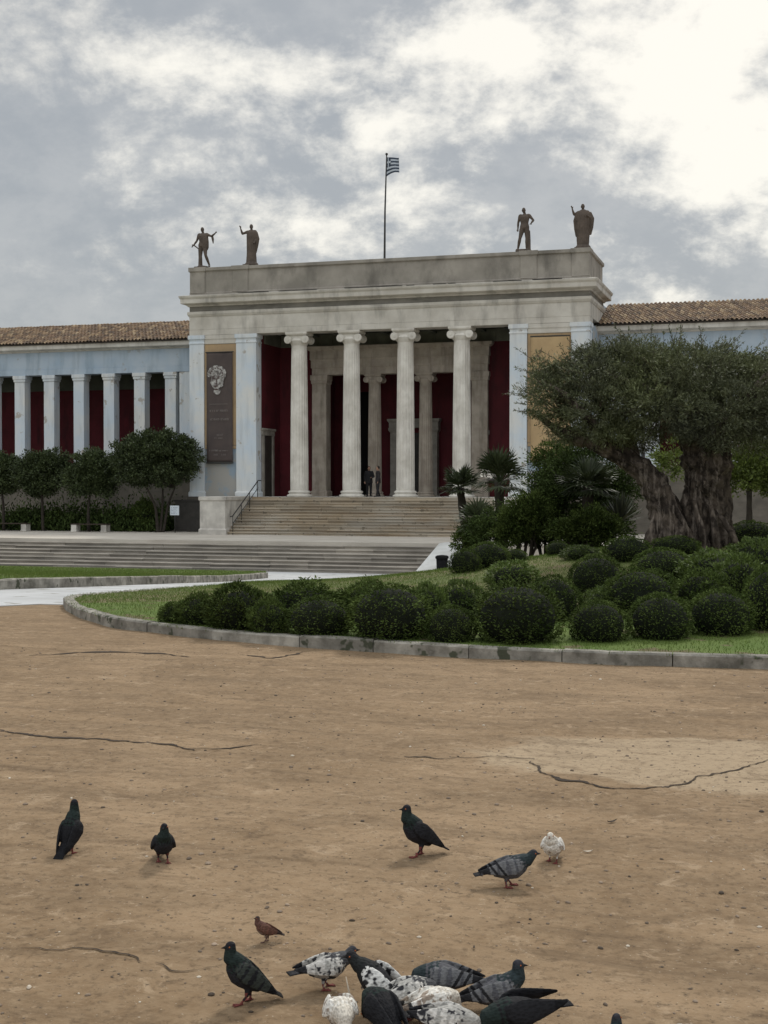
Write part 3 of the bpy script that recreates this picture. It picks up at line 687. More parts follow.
p = atY(175, 520, 70.5)
t = thing('information_sign', 'small pale blue notice board on a post beside the dark podium gate', 'sign', (p.x, 70.5, TZ))
mb = MB(); mb.tube([(0, 0, 0), (0, 0, 1.5)], .035, 10); mb.build('post', M['pole'], t, True)
mb = MB(); mb.box(-.28, .28, -.06, -.03, 1.0, 1.55); mb.build('board', M['sign'], t, bevel=.01)
mb = MB(); rr = random.Random(3)
for k in range(5): textrow(mb, -.21, .2-.05*(k % 2), 1.42-k*.085, .03, -.061)
mb.build('lettering', M['signtext'], t)

p = hit(442, 574.5, lambda x, y: z0(x, y)+.02); s = scale_at(p)
t = thing('litter_bin', 'black litter bin at the foot of the white marble ramp', 'bin', (p.x, p.y, p.z))
mb = MB(); mb.lathe([(.22, 0), (.235, .04), (.26, .70)], 0, 0, 24, lambda a, k: 1+.02*math.cos(a*12)); mb.build('body', M['bin'], t, True)
mb = MB(); mb.lathe([(.29, .70), (.30, .73), (.29, .80), (.22, .84), (.05, .86)], 0, 0, 24); mb.build('lid', M['bin'], t, True)
mb = MB(); mb.lathe([(.18, -.02), (.18, .02)], 0, 0, 16); mb.build('foot', M['pole'], t)

for px0, px1, lab in ((-12, 28, 'stone legged bench below the leftmost clipped trees, cut by the frame edge'), (73, 108, 'stone legged bench below the third clipped tree')):
    Y = 70.2; xa, xb = atX(px0, Y), atX(px1, Y)
    t = thing('garden_bench', lab, 'bench', ((xa+xb)/2, Y, TZ), group='benches on the terrace'); h = (xb-xa)/2
    for s in (-1, 1):
        mb = MB(); c = s*(h-.17); mb.rl(c-.17, c+.17, -.25, .25, [(.02, 0), (.02, .06), (0, .08), (0, .42)]); mb.build('leg', M['cheek'], t, bevel=.015)
    mb = MB()
    for k in range(3): mb.box(-h-.05, h+.05, -.27+k*.185, -.10+k*.185, .42, .475)
    mb.build('seat', M['wood'], t, bevel=.01)

# flag
p = atY(384.5, 258, 75.3)
t = thing('flagpole', 'tall thin flagpole on the roof with a blue and white striped flag', 'flagpole', (p.x, 75.3, 14.6)); hp = atY(387, 155, 75.3).z-14.6
mb = MB(); mb.tube([(0, 0, -1.5), (0, 0, .2), (0.03, 0, hp*.5), (.13, 0, hp)], [.07, .065, .05, .035], 10); mb.build('pole', M['pole'], t, True)
mb = MB(); mb.ball((.13, 0, hp+.05), .08); mb.build('finial', M['pole'], t, True)
fm = bpy.data.materials.new('flag_cloth'); fm.use_nodes = True; nt = fm.node_tree; N = nt.nodes; L = nt.links
at = N.new('ShaderNodeVertexColor'); at.layer_name = 'stripes'; L.new(at.outputs['Color'], N['Principled BSDF'].inputs['Base Color']); N['Principled BSDF'].inputs['Roughness'].default_value = .8
nx, nz = 40, 54; vs = []; cl = []; fw, fh = .72, 1.12
for j in range(nz+1):
    for i in range(nx+1):
        u = i/nx; v = j/nz
        vs.append((.02+fw*u-.05*math.sin(u*6), .10*math.sin(u*8+v*1.5)*u, hp-.12-fh*(1-v)-.30*(1-u)*.0-.16*math.sin(u*PI*.9)*(v-.5)+.18*u-.24*u*u*v))
for j in range(nz):
    for i in range(nx):
        u = (i+.5)/nx; v = 1-(j+.5)/nz; st = int(v*9); blue = st % 2 == 0
        if u < .40 and st < 5: blue = not (abs(u-.20) < .045 or st == 2)
        cl.append((.030, .045, .075, 1) if blue else (.45, .50, .56, 1))
mb = MB(); mb.add(vs, [(j*(nx+1)+i, j*(nx+1)+i+1, (j+1)*(nx+1)+i+1, (j+1)*(nx+1)+i) for j in range(nz) for i in range(nx)])
me = mb.mesh('flag', fm, True, False); ca_ = me.color_attributes.new('stripes', 'FLOAT_COLOR', 'CORNER')
ca_.data.foreach_set('color', np.repeat(np.array(cl), 4, 0).ravel()); fo = link('flag', me, t); s_ = fo.modifiers.new('s', 'SOLIDIFY'); s_.thickness = .004
fo.location = (.11, 0, 0)

# ---------------------------------------------------------------- figures (statues and visitors)
def remesh(mb, voxel, smooth=4, factor=.5, name='tmp'):
    o = link(name, mb.mesh(name, [])) if False else bpy.data.objects.new(name, mb.mesh(name, [M['statue']]))
    C.objects.link(o); m = o.modifiers.new('r', 'REMESH'); m.mode = 'VOXEL'; m.voxel_size = voxel; m.use_smooth_shade = True
    if smooth: k = o.modifiers.new('s', 'SMOOTH'); k.iterations = smooth; k.factor = factor
    dg = bpy.context.evaluated_depsgraph_get(); dg.update()
    me = bpy.data.meshes.new_from_object(o.evaluated_get(dg)); old = o.data; bpy.data.objects.remove(o); bpy.data.meshes.remove(old)
    me.materials.clear(); return me
def limb(mb, pts, rads, n=12):
    P = catmull(pts, 4); m = len(P); r = [float(np.interp(i/(m-1)*(len(pts)-1), range(len(pts)), rads)) for i in range(m)]
    mb.tube(P, r, n); mb.ball(P[0], r[0]*.98, n); mb.ball(P[-1], r[-1]*.98, n)
def hand(mb, w, d, side):
    w = Vector(w); d = Vector(d).normalized(); s = d.cross(Vector((0, 1, 0)));
    if s.length < .2: s = Vector((1, 0, 0))
    s.normalize(); pn = d.cross(s).normalized()
    mb.tube([w-d*.01, w+d*.04, w+d*.085], [.026, .038, .034], 10, .5)
    for k, l in enumerate((.062, .075, .07, .055)):
        b_ = w+d*.08+s*(k-1.5)*.019; mb.tube([b_, b_+d*l*.5+pn*.006, b_+d*l+pn*.025], [.009, .0085, .007], 6)
    b_ = w+d*.03+s*side*.03; mb.tube([b_, b_+d*.03+s*side*.025, b_+d*.065+s*side*.03], [.012, .011, .008], 6)
def human(J, r=1.0):
    """J: joints in metres for a 1.75 m figure facing -Y; returns shells for one continuous body"""
    mb = MB(); V = Vector
    pel, ch, nk, hd = V(J['pelvis']), V(J['chest']), V(J['neck']), V(J['head'])
    ax = (V(J['shL'])-V(J['shR'])).normalized()
    def sec(c, w, d, n=16): return [c+ax*w*math.cos(2*PI*i/n)+V((0, 1, 0))*d*math.sin(2*PI*i/n) for i in range(n)]
    w1 = pel.lerp(ch, .45)
    mb.rings([sec(pel-V((0, 0, .10)), .10*r, .08*r), sec(pel-V((0, 0, .04)), .165*r, .115*r), sec(pel+V((0, 0, .04)), .16*r, .11*r), sec(w1, .132*r, .092*r), sec(pel.lerp(ch, .8), .155*r, .108*r), sec(ch+V((0, 0, .05)), .175*r, .115*r), sec(ch+V((0, 0, .12)), .15*r, .09*r), sec(nk-V((0, 0, .02)), .07*r, .06*r)])
    mb.tube([nk-V((0, 0, .05)), nk+V((0, 0, .03)), hd-V((0, 0, .06))], [.065, .053, .052], 12)
    mb.ball(hd+V((0, 0, .01)), .076, 16, .108, .092)                       # skull
    mb.ball(hd+V((0, -.02, -.06)), .052, 12, .055, .062)                    # jaw
    mb.tube([hd+V((0, -.083, .02)), hd+V((0, -.105, -.022))], [.010, .016], 8)
    for s in (-1, 1): mb.ball(hd+V((s*.076, .0, -.01)), .012, 8, .028, .02); mb.ball(hd+V((s*.03, -.082, .012)), .013, 8)
    mb.tube([hd+V((-.022, -.088, -.052)), hd+V((.022, -.088, -.052))], .009, 6)
    for s, q in (('L', 1), ('R', -1)):
        sh, el, ha = V(J['sh'+s]), V(J['el'+s]), V(J['ha'+s]); hp_, kn, an = V(J['hip'+s]), V(J['kn'+s]), V(J['an'+s])
        limb(mb, [ch.lerp(sh, .5)+V((0, 0, .04)), sh, sh.lerp(el, .5), el], [.06*r, .058*r, .047*r, .038*r]); limb(mb, [el, el.lerp(ha, .35), ha], [.038*r, .040*r, .026*r])
        hand(mb, ha, ha-el, q)
        limb(mb, [hp_+V((0, 0, .04)), hp_.lerp(kn, .4), kn], [.088*r, .082*r, .054*r]); limb(mb, [kn, kn.lerp(an, .35), an], [.053*r, .058*r, .034*r])
        ft = V(J.get('ft'+s, (q*.04, -.18, 0))); mb.tube([an+V((0, .05, -.045)), an+V((0, 0, -.035)), an+ft*.6+V((0, 0, -.045)), an+ft+V((0, 0, -.06))], [.032, .042, .040, .024], 10, .8)
    return mb
BASEJ = dict(pelvis=(0, 0, .95), chest=(0, 0, 1.30), neck=(0, .01, 1.50), head=(0, -.01, 1.63), shL=(.185, 0, 1.42), shR=(-.185, 0, 1.42),
             elL=(.24, .03, 1.13), elR=(-.24, .03, 1.13), haL=(.25, -.05, .87), haR=(-.25, -.05, .87), hipL=(.09, 0, .90), hipR=(-.09, 0, .90),
             knL=(.10, -.02, .49), knR=(-.10, -.02, .49), anL=(.10, .02, .09), anR=(-.10, .02, .09))
def robe(mb, prof, folds=13, depth=.07, seed=0, cx=0):
    n = 78; rs = []
    for k, (z, rx, ry, xo) in enumerate(prof):
        t = k/(len(prof)-1); d = depth*(1-.7*t)
        rs.append([(cx+xo+rx*(1+d*math.sin(a*folds+.4*z+seed)+.4*d*math.sin(a*folds*2.3+seed))*math.cos(a), ry*(1+d*math.sin(a*folds+.4*z+seed))*math.sin(a), z) for a in [2*PI*i/n for i in range(n)]])
    mb.rings(rs)
def statue(px, base_y, kind, label):
    p = atY(px, base_y, FY+.45); S = 1.34
    t = thing('statue', label, 'statue', (p.x, FY+.45, 14.69), 0, 'statues on the parapet')
    J = dict(BASEJ)
    if kind == 'hero':       # striding youth, cloak over one arm, other hand down on a trunk
        J.update(elR=(-.30, .02, 1.16), haR=(-.42, -.04, .98), elL=(.42, -.02, 1.32), haL=(.62, -.10, 1.42), knL=(.17, -.10, .50), anL=(.26, .10, .09), anR=(-.10, .0, .09), head=(-.02, -.01, 1.63), hipR=(-.10, 0, .90), pelvis=(-.02, 0, .95))
        mb = human(J, 1.2); mb.tube([(-.17, .10, 0), (-.17, .10, .45), (-.20, .08, .80)], [.10, .085, .06], 10); mb.tube([(-.20, .05, .8), (-.40, -.03, .96), (-.50, -.06, 1.0)], [.03, .03, .02], 8)
        robe(mb, [(.74, .10, .09, .12), (.85, .17, .13, .10), (1.1, .19, .14, .08), (1.35, .19, .12, .05), (1.46, .10, .08, .03)], 9, .06, 1); mb.tube([(.44, -.02, 1.36), (.47, 0, 1.2), (.49, 0, 1.0)], [.05, .055, .02], 8)
        robe(mb, [(-.0, .20, .18, -.08), (.05, .20, .18, -.05)], 3, .02)
    elif kind == 'orator':   # long robe, one arm raised
        J.update(elR=(-.40, -.05, 1.34), haR=(-.46, -.10, 1.56), elL=(.25, .05, 1.15), haL=(.20, -.10, .98))
        mb = human(J, 1.2); robe(mb, [(0, .24, .20, 0), (.08, .23, .19, 0), (.5, .205, .16, 0), (.9, .21, .165, 0), (1.2, .225, .165, .01), (1.38, .225, .14, .01), (1.49, .12, .09, 0)], 14, .07, 2)
        mb.tube([(.22, 0, 1.38), (.28, .02, 1.1), (.24, .0, .8), (.2, .02, .5)], [.07, .085, .075, .03], 12)
        robe(mb, [(-.02, .30, .26, 0), (.04, .29, .25, 0), (.09, .24, .2, 0)], 4, .02)
    elif kind == 'athlete':  # nude youth, weight on one leg, hand on the shoulder, tree stump
        J.update(elR=(-.27, .04, 1.14), haR=(-.27, -.02, .90), elL=(.36, .02, 1.22), haL=(.30, -.14, 1.08), knR=(-.17, -.09, .50), anR=(-.27, .0, .09), anL=(.08, .02, .09), head=(-.03, -.02, 1.63))
        mb = human(J, 1.2); mb.tube([(.16, .08, 0), (.16, .08, .4), (.15, .07, .82)], [.085, .08, .07], 10)
        robe(mb, [(-.02, .30, .2, -.08), (.05, .29, .2, -.08)], 3, .02)
    else:                    # broad mantled figure, arm raised
        J.update(elR=(-.36, -.03, 1.34), haR=(-.42, -.08, 1.55), elL=(.33, .03, 1.16), haL=(.22, -.14, 1.22), head=(-.01, -.02, 1.64))
        mb = human(J, 1.22); robe(mb, [(0, .25, .22, 0), (.1, .23, .21, 0), (.45, .25, .19, 0), (.8, .27, .20, 0), (1.1, .285, .19, 0), (1.3, .28, .17, 0), (1.43, .24, .13, 0), (1.52, .10, .08, 0)], 15, .08, 3)
        mb.tube([(.26, 0, 1.4), (.36, .02, 1.15), (.34, .02, .8), (.30, .03, .5)], [.07, .09, .07, .03], 12); mb.tube([(-.24, 0, 1.38), (-.32, .02, 1.1), (-.30, .0, .75), (-.27, 0, .45)], [.07, .08, .06, .03], 12)
        mb.ball((-.01, .02, 1.70), .07, 12, .05); robe(mb, [(-.02, .31, .27, 0), (.04, .30, .26, 0), (.1, .25, .2, 0)], 4, .02)
    me = remesh(mb, .016, 2); me.materials.append(M['statue']); o = link('figure', me, t); o.scale = (S, S, S)
    mb = MB(); mb.rl(-.42, .42, -.36, .36, [(0, 0), (0, .06), (-.03, .075)]); pl_ = mb.build('base', M['statue'], t, bevel=.01)
    o.location = (0, 0, .07)
statue(203, 267, 'hero', 'leftmost roof statue, striding nude with cloak and outstretched arm')
statue(251.5, 264, 'orator', 'second roof statue from the left, robed with one arm raised')
statue(524.5, 250, 'athlete', 'nude standing roof statue leaning on a stump, right of the flagpole')
statue(583, 247, 'mantled', 'broad mantled statue with raised hand on the right roof corner')

def person(px, py, Y, label, coat, rz, J2, wide=1.0):
    p = atY(px, py, Y); t = thing('person', label, 'person', (p.x, Y, FL+.002), rz, 'visitors standing in the portico')
    J = dict(BASEJ); J.update(J2)
    me = remesh(human(J), .014, 2); me.materials.append(M['skin']); link('body', me, t)
    V = Vector; mb = MB(); w = 1.24*wide
    robe(mb, [(.78, .20*w/1.2, .15, 0), (.95, .195*w/1.2, .145, 0), (1.15, .18*w/1.2, .13, 0), (1.35, .205*w/1.2, .135, 0), (1.45, .17, .10, 0), (1.50, .08, .07, 0)], 7, .025)
    for s in 'LR': limb(mb, [J['sh'+s], V(J['sh'+s]).lerp(V(J['el'+s]), .5), J['el'+s], V(J['el'+s]).lerp(V(J['ha'+s]), .9)], [.078, .068, .056, .044])
    me = remesh(mb, .016, 2); me.materials.append(coat); link('coat', me, t)
    mb = MB()
    for s in 'LR': limb(mb, [J['hip'+s], J['kn'+s], V(J['an'+s])+V((0, 0, .0))], [.11, .075, .058])
    me = remesh(mb, .016, 2); me.materials.append(M['cloth1']); link('trousers', me, t)
    mb = MB()
    for s, q in (('L', 1), ('R', -1)): a = V(J['an'+s]); mb.tube([a+V((0, .07, -.04)), a+V((0, 0, -.035)), a+V((q*.03, -.12, -.045)), a+V((q*.04, -.19, -.058))], [.035, .05, .046, .028], 10, .85)
    mb.build('shoes', M['shoe'], t, True)
    h = V(J['head']); mb = MB(); mb.ball(h+V((0, .025, .035)), .088, 14, .10, .09); me = remesh(mb, .012, 1); me.materials.append(M['hair']); link('hair', me, t)
person(369, 496, 74.0, 'person in a black coat standing left of the pair between the middle columns', M['cloth1'], .5, dict(elL=(.27, -.05, 1.16), haL=(.10, -.22, 1.12)), 1.05)
person(378, 498, 73.3, 'person in a dark jacket standing right of the pair beside the third column', M['cloth2'], -1.1, dict(anR=(-.11, .10, .09), knR=(-.10, -.02, .49), anL=(.1, -.08, .09)))

# ---------------------------------------------------------------- plants
def bush_mesh(name, n, leaf, wid, mleaf, seed, rough=.06, spread=.8, core=.86, tops=0.0):
    """unit clipped ball: leafy shell round a dark twiggy core, resting at z=0 with top at z=1"""
    g = np.random.default_rng(seed)
    d = g.normal(0, 1, (n, 3)); d /= np.linalg.norm(d, axis=1)[:, None]; d = d[d[:, 2] > -.75]
    lump = np.array([noise.noise(Vector(v)*2.2+Vector((seed*3.1, 0, 0)))+.6*noise.noise(Vector(v)*5+Vector((0, seed, 0))) for v in d.tolist()])
    rad = (1+rough*2.2*lump)*(1-np.abs(g.normal(0, rough*.8, len(d))))
    P = d*rad[:, None]; P[:, 2] = P[:, 2]*.56+.44; P[:, 0] *= .5; P[:, 1] *= .5
    keep = g.random(len(P)) < np.clip(.75+lump*1.5, .35, 1); P = P[keep]; d = d[keep]
    Nn = d.copy(); Nn[:, 2] += .35+tops
    mb = MB()
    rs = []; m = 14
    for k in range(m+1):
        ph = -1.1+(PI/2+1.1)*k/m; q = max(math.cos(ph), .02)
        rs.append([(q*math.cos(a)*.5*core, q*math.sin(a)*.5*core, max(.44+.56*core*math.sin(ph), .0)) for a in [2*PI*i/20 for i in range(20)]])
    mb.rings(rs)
    Q = leaf_quads(P, Nn, leaf, wid, spread)
    Q[..., 2] = np.maximum(Q[..., 2], .0)
    mb.cur = 1; join_quads(mb, Q)
    return mb.mesh(name, [M['bushcore'], mleaf], fix=False)
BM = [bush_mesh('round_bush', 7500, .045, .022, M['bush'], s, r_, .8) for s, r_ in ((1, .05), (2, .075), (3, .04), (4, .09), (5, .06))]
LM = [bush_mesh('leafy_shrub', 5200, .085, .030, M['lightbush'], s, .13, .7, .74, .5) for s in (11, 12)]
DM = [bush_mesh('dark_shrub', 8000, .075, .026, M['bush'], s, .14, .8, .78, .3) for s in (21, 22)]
BASES = {'b': (BM, 'round_bush', 'bush'), 'l': (LM, 'leafy_shrub', 'shrub'), 'd': (DM, 'loose_bush', 'bush')}
def bush(kind, px, ytop, ybot, wpx, label, i, group=None, Yd=None, zfix=None):
    p = hit(px, ybot, iz); s = scale_at(p); ms, nm, cat = BASES[kind]; f_ = wpx/s*.40; p = Vector((p.x-sa*f_, p.y+ca*f_, 0)); p.z = float(iz(p.x, p.y))
    me = ms[i % len(ms)]
    o = link(nm, me); w = wpx/s*1.10; h = max((2-p.z)-(ytop-485)/scale_at(p), .25)
    o.location = (p.x, p.y, float(iz(p.x, p.y))-.05); h *= .88 if kind == 'd' else 1.0; o.scale = (w, w*random.uniform(.9, 1.1), h+.05); o.rotation_euler = (0, 0, i*1.7)
    tag(o, label, cat, group or {'b': 'clipped round bushes on the island', 'd': 'loose dark bushes on the island', 'l': 'pale leafy shrubs on the island'}[kind])
bl = [
 ('b', 318, 597, 637, 62, 'small rounded bush, the leftmost clipped ball close behind the kerb'),
 ('b', 390, 584, 641, 84, 'broad dark clipped bush behind the kerb, below the middle columns'),
 ('b', 452, 606, 643, 46, 'small squat clipped ball between the two largest kerbside bushes'),
 ('b', 521, 582, 645, 90, 'largest dark clipped bush behind the kerb, right of centre'),
 ('b', 602, 601, 643, 54, 'small clipped ball just right of the largest kerbside bush'),
 ('b', 665, 594, 641, 60, 'neat clipped ball with a greyish top, second from right in the kerbside row'),
 ('b', 727, 589, 637, 64, 'neat domed clipped bush at the right, on open turf near the kerb'),
 ('b', 779, 566, 632, 56, 'tall clipped bush cut off by the right frame edge'),
 ('d', 238, 580, 631, 62, 'ragged dark bush at the left, last full size one before the leafy tip'),
 ('d', 303, 578, 624, 72, 'dark spreading bush behind the leftmost clipped ball'),
 ('d', 366, 577, 622, 52, 'dark bush rising behind the gap left of the broad kerbside bush'),
 ('d', 198, 591, 626, 44, 'low spiky dark shrub on the turf tip of the island'),
 ('d', 172, 601, 623, 26, 'smallest twiggy sprig of shrub nearest the island tip'),
 ('l', 428, 584, 632, 42, 'pale leafy shrub beside the broad dark bush at centre'),
 ('l', 462, 582, 620, 46, 'pale leafy shrub behind the small squat ball'),
 ('b', 556, 576, 622, 50, 'rounded bush half hidden behind the largest kerbside bush on its right'),
 ('l', 514, 562, 590, 46, 'low pale green bush on the slope behind the largest dark bush'),
 ('b', 600, 555, 596, 50, 'mid sized ball on the slope directly left of the broad mounded one'),
 ('b', 646, 568, 618, 66, 'broad mounded bush in the second row above the greyish topped ball'),
 ('l', 607, 588, 616, 40, 'small pale leafy shrub in the gap between two clipped balls'),
 ('b', 631, 537, 562, 44, 'flat topped bush below the left foot of the olive tree'),
 ('b', 680, 536, 556, 50, 'low bush pressed against the base of the olive trunk'),
 ('b', 668, 548, 586, 58, 'dark bush on the slope under the olive trunk'),
 ('l', 722, 551, 592, 66, 'wide pale leafy bush on the slope right of the olive trunk'),
 ('l', 760, 540, 578, 56, 'pale leafy bush at the right frame edge on the slope'),
 ('d', 705, 566, 612, 56, 'dark bush behind the neat domed one at the right'),
 ('b', 757, 521, 546, 48, 'small dark ball right of the olive trunk, before the stone wall'),
 ('b', 489, 542, 568, 38, 'dome shaped far bush below the palms'),
 ('b', 466, 549, 573, 30, 'far dark bush nearest the litter bin'),
 ('b', 529, 537, 557, 40, 'far rounded bush right of the palms on the crest'),
 ('b', 559, 541, 555, 22, 'tiny far bush at the right end of the crest row'),
 ('b', 515, 549, 562, 26, 'tiny far bush in front of the crest row'),
 ('l', 583, 546, 560, 34, 'low pale tuft of shrub on the crest by the dark thicket'),
 ('d', 268, 596, 634, 40, 'low dark bush close behind the kerb left of the leftmost clipped ball'),
 ('l', 745, 556, 600, 50, 'pale leafy shrub above the neat domed bush at the right'),
]
for i, b_ in enumerate(bl): bush(b_[0], b_[1], b_[2], b_[3], b_[4], b_[5], i)

def crown_mesh(name, blobs, nclump, per, leaf, wid, m, seed, cl=.3, twigs=0, flat=.0, core=None):
    """foliage: many small clumps of leaves spread through ellipsoid blobs (x,y,z,rx,ry,rz)"""
    global rng
    g = np.random.default_rng(seed); vol = np.array([b[3]*b[4]*b[5] for b in blobs]); idx = g.choice(len(blobs), nclump, p=vol/vol.sum()); B_ = np.array(blobs)[idx]
    d = g.normal(0, 1, (nclump, 3)); d /= np.linalg.norm(d, axis=1)[:, None]; r = g.random(nclump)**(1/2.4)
    c = B_[:, :3]+d*r[:, None]*B_[:, 3:6]
    rc = cl*g.uniform(.55, 1.3, nclump); k = g.integers(int(per*.6), int(per*1.4), nclump)
    ci = np.repeat(np.arange(nclump), k); nn = len(ci)
    P = c[ci]+np.clip(g.normal(0, .42, (nn, 3)), -1.1, 1.1)*rc[ci][:, None]*np.array([1, 1, .7]); Nn = (P-B_[ci, :3])/B_[ci, 3:6]; Nn /= np.linalg.norm(Nn, axis=1)[:, None]+1e-6
    Nn[:, 2] += .3
    return quadmesh(name, leaf_quads(P, Nn, leaf, wid, .7), m), c

# --- olive tree. local x runs to the right of the picture, z up; 1 unit = 1 m
po = hit(690, 547, iz); so = scale_at(po)
t = thing('olive_tree', 'huge old olive tree with a gnarled split trunk on the mound', 'tree', po, YAW)
q = lambda px, py, y=0.0: Vector(((px-690)/so, y, (547-py)/so))
FUR = .16
def gnarl(mb, pts, rads, seed, n=22, amp=.25):
    if n == 22: n = 56
    P = catmull(pts, 14 if n == 56 else 8); m = len(P); rs = []; prev = None
    for i, p in enumerate(P):
        d = (P[min(i+1, m-1)]-P[max(i-1, 0)]).normalized(); a = d.cross(Vector((0, 1, 0)))
        if prev is not None: a = prev-d*prev.dot(d)
        a.normalize(); prev = a; b_ = a.cross(d); r = float(np.interp(i/(m-1)*(len(pts)-1), range(len(pts)), rads)); ring = []
        for k in range(n):
            th = 2*PI*k/n+i*.05; u = Vector((math.cos(th)*1.6, math.sin(th)*1.6, i*.09+seed*7))
            u2 = Vector((math.cos(th+i*.03)*2.6, math.sin(th+i*.03)*2.6, i*.035+seed*3))
            rr_ = r*(1+amp*(abs(noise.noise(u*1.6))*2-.5)+amp*.5*noise.noise(u*4)-FUR*(1-min(abs(noise.noise(u2))*5, 1)) -FUR*.6*(1-min(abs(noise.noise(u2*2.3))*5, 1)))
            ring.append(p+(a*math.cos(th)+b_*math.sin(th))*rr_)
        rs.append(ring)
    mb.rings(rs)
mb = MB()
gnarl(mb, [q(712, 556, .1), q(710, 520, .1), q(706, 485, .05), q(705, 455, 0), q(706, 425, 0)], [.46, .40, .44, .54, .50], 1)              # main trunk
gnarl(mb, [q(698, 552, -.1), q(698, 515, -.15), q(696, 480, -.1)], [.24, .22, .20], 2); gnarl(mb, [q(727, 552, .2), q(722, 510, .1), q(720, 465, 0)], [.24, .24, .22], 3)
gnarl(mb, [q(672, 556, -.35), q(666, 528, -.3), q(658, 500, -.2), q(648, 478, -.1), q(628, 460, 0), q(596, 445, 0), q(565, 428, .1)], [.44, .32, .30, .26, .23, .17, .09], 4)  # left leaning stem
gnarl(mb, [q(692, 556, -.15), q(691, 530, -.1), q(690, 505, 0), q(696, 480, .1)], [.30, .26, .22, .16], 6)
gnarl(mb, [q(690, 550, .1), q(680, 525, 0), q(668, 500, 0), q(655, 480, 0)], [.26, .22, .18, .14], 5)
for k, (a, b_, c_, d_) in enumerate([(648, 552, 657, 492), (640, 549, 654, 500), (662, 553, 659, 488), (676, 552, 662, 485), (690, 548, 664, 494), (700, 549, 690, 500), (714, 551, 706, 505), (732, 550, 716, 515), (655, 550, 664, 505), (668, 550, 650, 496)]):
    gnarl(mb, [q(a, b_, -.55+.03*k), q(a*.6+c_*.4+random.uniform(-3, 3), b_*.6+d_*.4, -.50), q(c_, d_, -.34)], [.10, .075, .05], 20+k, 10, .35)          # root ridges
trunk = mb.build('trunk', M['bark'], t, True)
mb = MB(); ends = []
for k, L_ in enumerate([
    [(700, 440, 0), (675, 415, -.3), (640, 392, -.5), (600, 378, -.4)], [(700, 440, 0), (735, 420, .2), (770, 395, .3), (810, 380, .2)], [(698, 430, 0), (700, 395, .3), (705, 365, .3)],
    [(697, 440, 0), (680, 400, .6), (660, 370, .9)], [(702, 450, 0), (735, 405, -.6), (765, 370, -.9)], [(615, 456, 0), (590, 425, -.3), (565, 400, -.4), (545, 385, -.3)], [(640, 476, 0), (625, 430, .3), (600, 400, .6)],
    [(585, 442, 0), (560, 430, .3), (540, 415, .4)], [(702, 445, 0), (745, 432, 0), (790, 425, .2)]]):
    gnarl(mb, [q(*p_) for p_ in L_], list(np.linspace(.26, .07, len(L_))) if k < 5 else list(np.linspace(.17, .05, len(L_))), 40+k, 12, .2)
def cb(px, py, y, rx, ry, rz): v = q(px, py, y); return (v.x, v.y, v.z, rx/so, ry, rz/so)
ob = [cb(552, 394, 0, 34, .9, 27), cb(588, 378, .2, 42, 1.3, 28), cb(640, 371, .3, 48, 1.6, 27), cb(690, 374, .3, 52, 1.8, 30), cb(745, 386, .2, 48, 1.7, 30), cb(800, 392, .2, 45, 1.5, 32), cb(842, 408, 0, 30, 1.1, 26),
      cb(600, 408, -.5, 48, 1.1, 28), cb(650, 412, -.7, 50, 1.2, 32), cb(710, 415, -.7, 50, 1.2, 34), cb(765, 415, -.5, 42, 1.1, 30), cb(570, 424, 0, 26, .8, 16), cb(622, 434, .6, 32, .9, 14), cb(533, 408, 0, 14, .6, 14),
      cb(642, 358, .1, 26, .7, 9), cb(585, 362, .1, 18, .6, 8), cb(722, 360, .1, 30, .7, 9), cb(735, 437, .9, 34, .8, 16), cb(600, 432, -.4, 34, .8, 15), cb(640, 440, .5, 26, .7, 12), cb(568, 432, .2, 22, .7, 11), cb(705, 440, -.9, 40, .6, 13), cb(752, 440, -.6, 36, .8, 17), cb(650, 432, -.7, 30, .6, 12), cb(610, 436, -.6, 28, .6, 12), cb(768, 358, .1, 24, .6, 9)]
me, cc = crown_mesh('crown', ob+[(b[0]+random.uniform(-.5, .5), b[1], b[2]+b[5]*random.uniform(.7, 1.0), .42, .4, .24) for b in ob[:8]*3], 2420, 64, .088, .019, M['olive'], 5, .215)
cr = link('crown', me, t)
g = random.Random(3)
for i in range(0, len(cc), 9):
    c0 = Vector(cc[i]); b_ = min([q(660, 410), q(705, 405, .2), q(600, 412), q(760, 400, .2), q(565, 415), q(640, 385, .3), q(800, 395, .2)], key=lambda v: (v-c0).length)
    mid = b_.lerp(c0, .5)+Vector((g.uniform(-.1, .1), g.uniform(-.1, .1), g.uniform(-.12, .08))); mb.tube([b_, mid, c0], [.035, .018, .006], 5)
mb.build('branches', M['bark'], t, True)
# sprays of fine shoots standing out of the crown
mb = MB(); Q = []
for i in range(700):
    c0 = cc[g.randrange(len(cc))]; d = Vector((c0[0]+.2, c0[1], (c0[2]-3.2)*1.6)).normalized()
    if d.z < -.3: continue
    e_ = Vector(c0)+(d*.34+Vector((g.uniform(-.2, .2), g.uniform(-.2, .2), g.uniform(0, .22)))); mb.tube([c0, (Vector(c0)+e_)/2, e_], [.006, .005, .003], 4)
    P = np.array([Vector(c0).lerp(e_, g.random()) for _ in range(26)]); Q.append(leaf_quads(P, np.array([list(e_-Vector(c0))]*26)*1.5, .08, .019, .6))
sh = mb.build('shoots', M['bark'], t, True); link('shoot_leaves', quadmesh('shoot_leaves', np.concatenate(Q), M['olive']), sh)

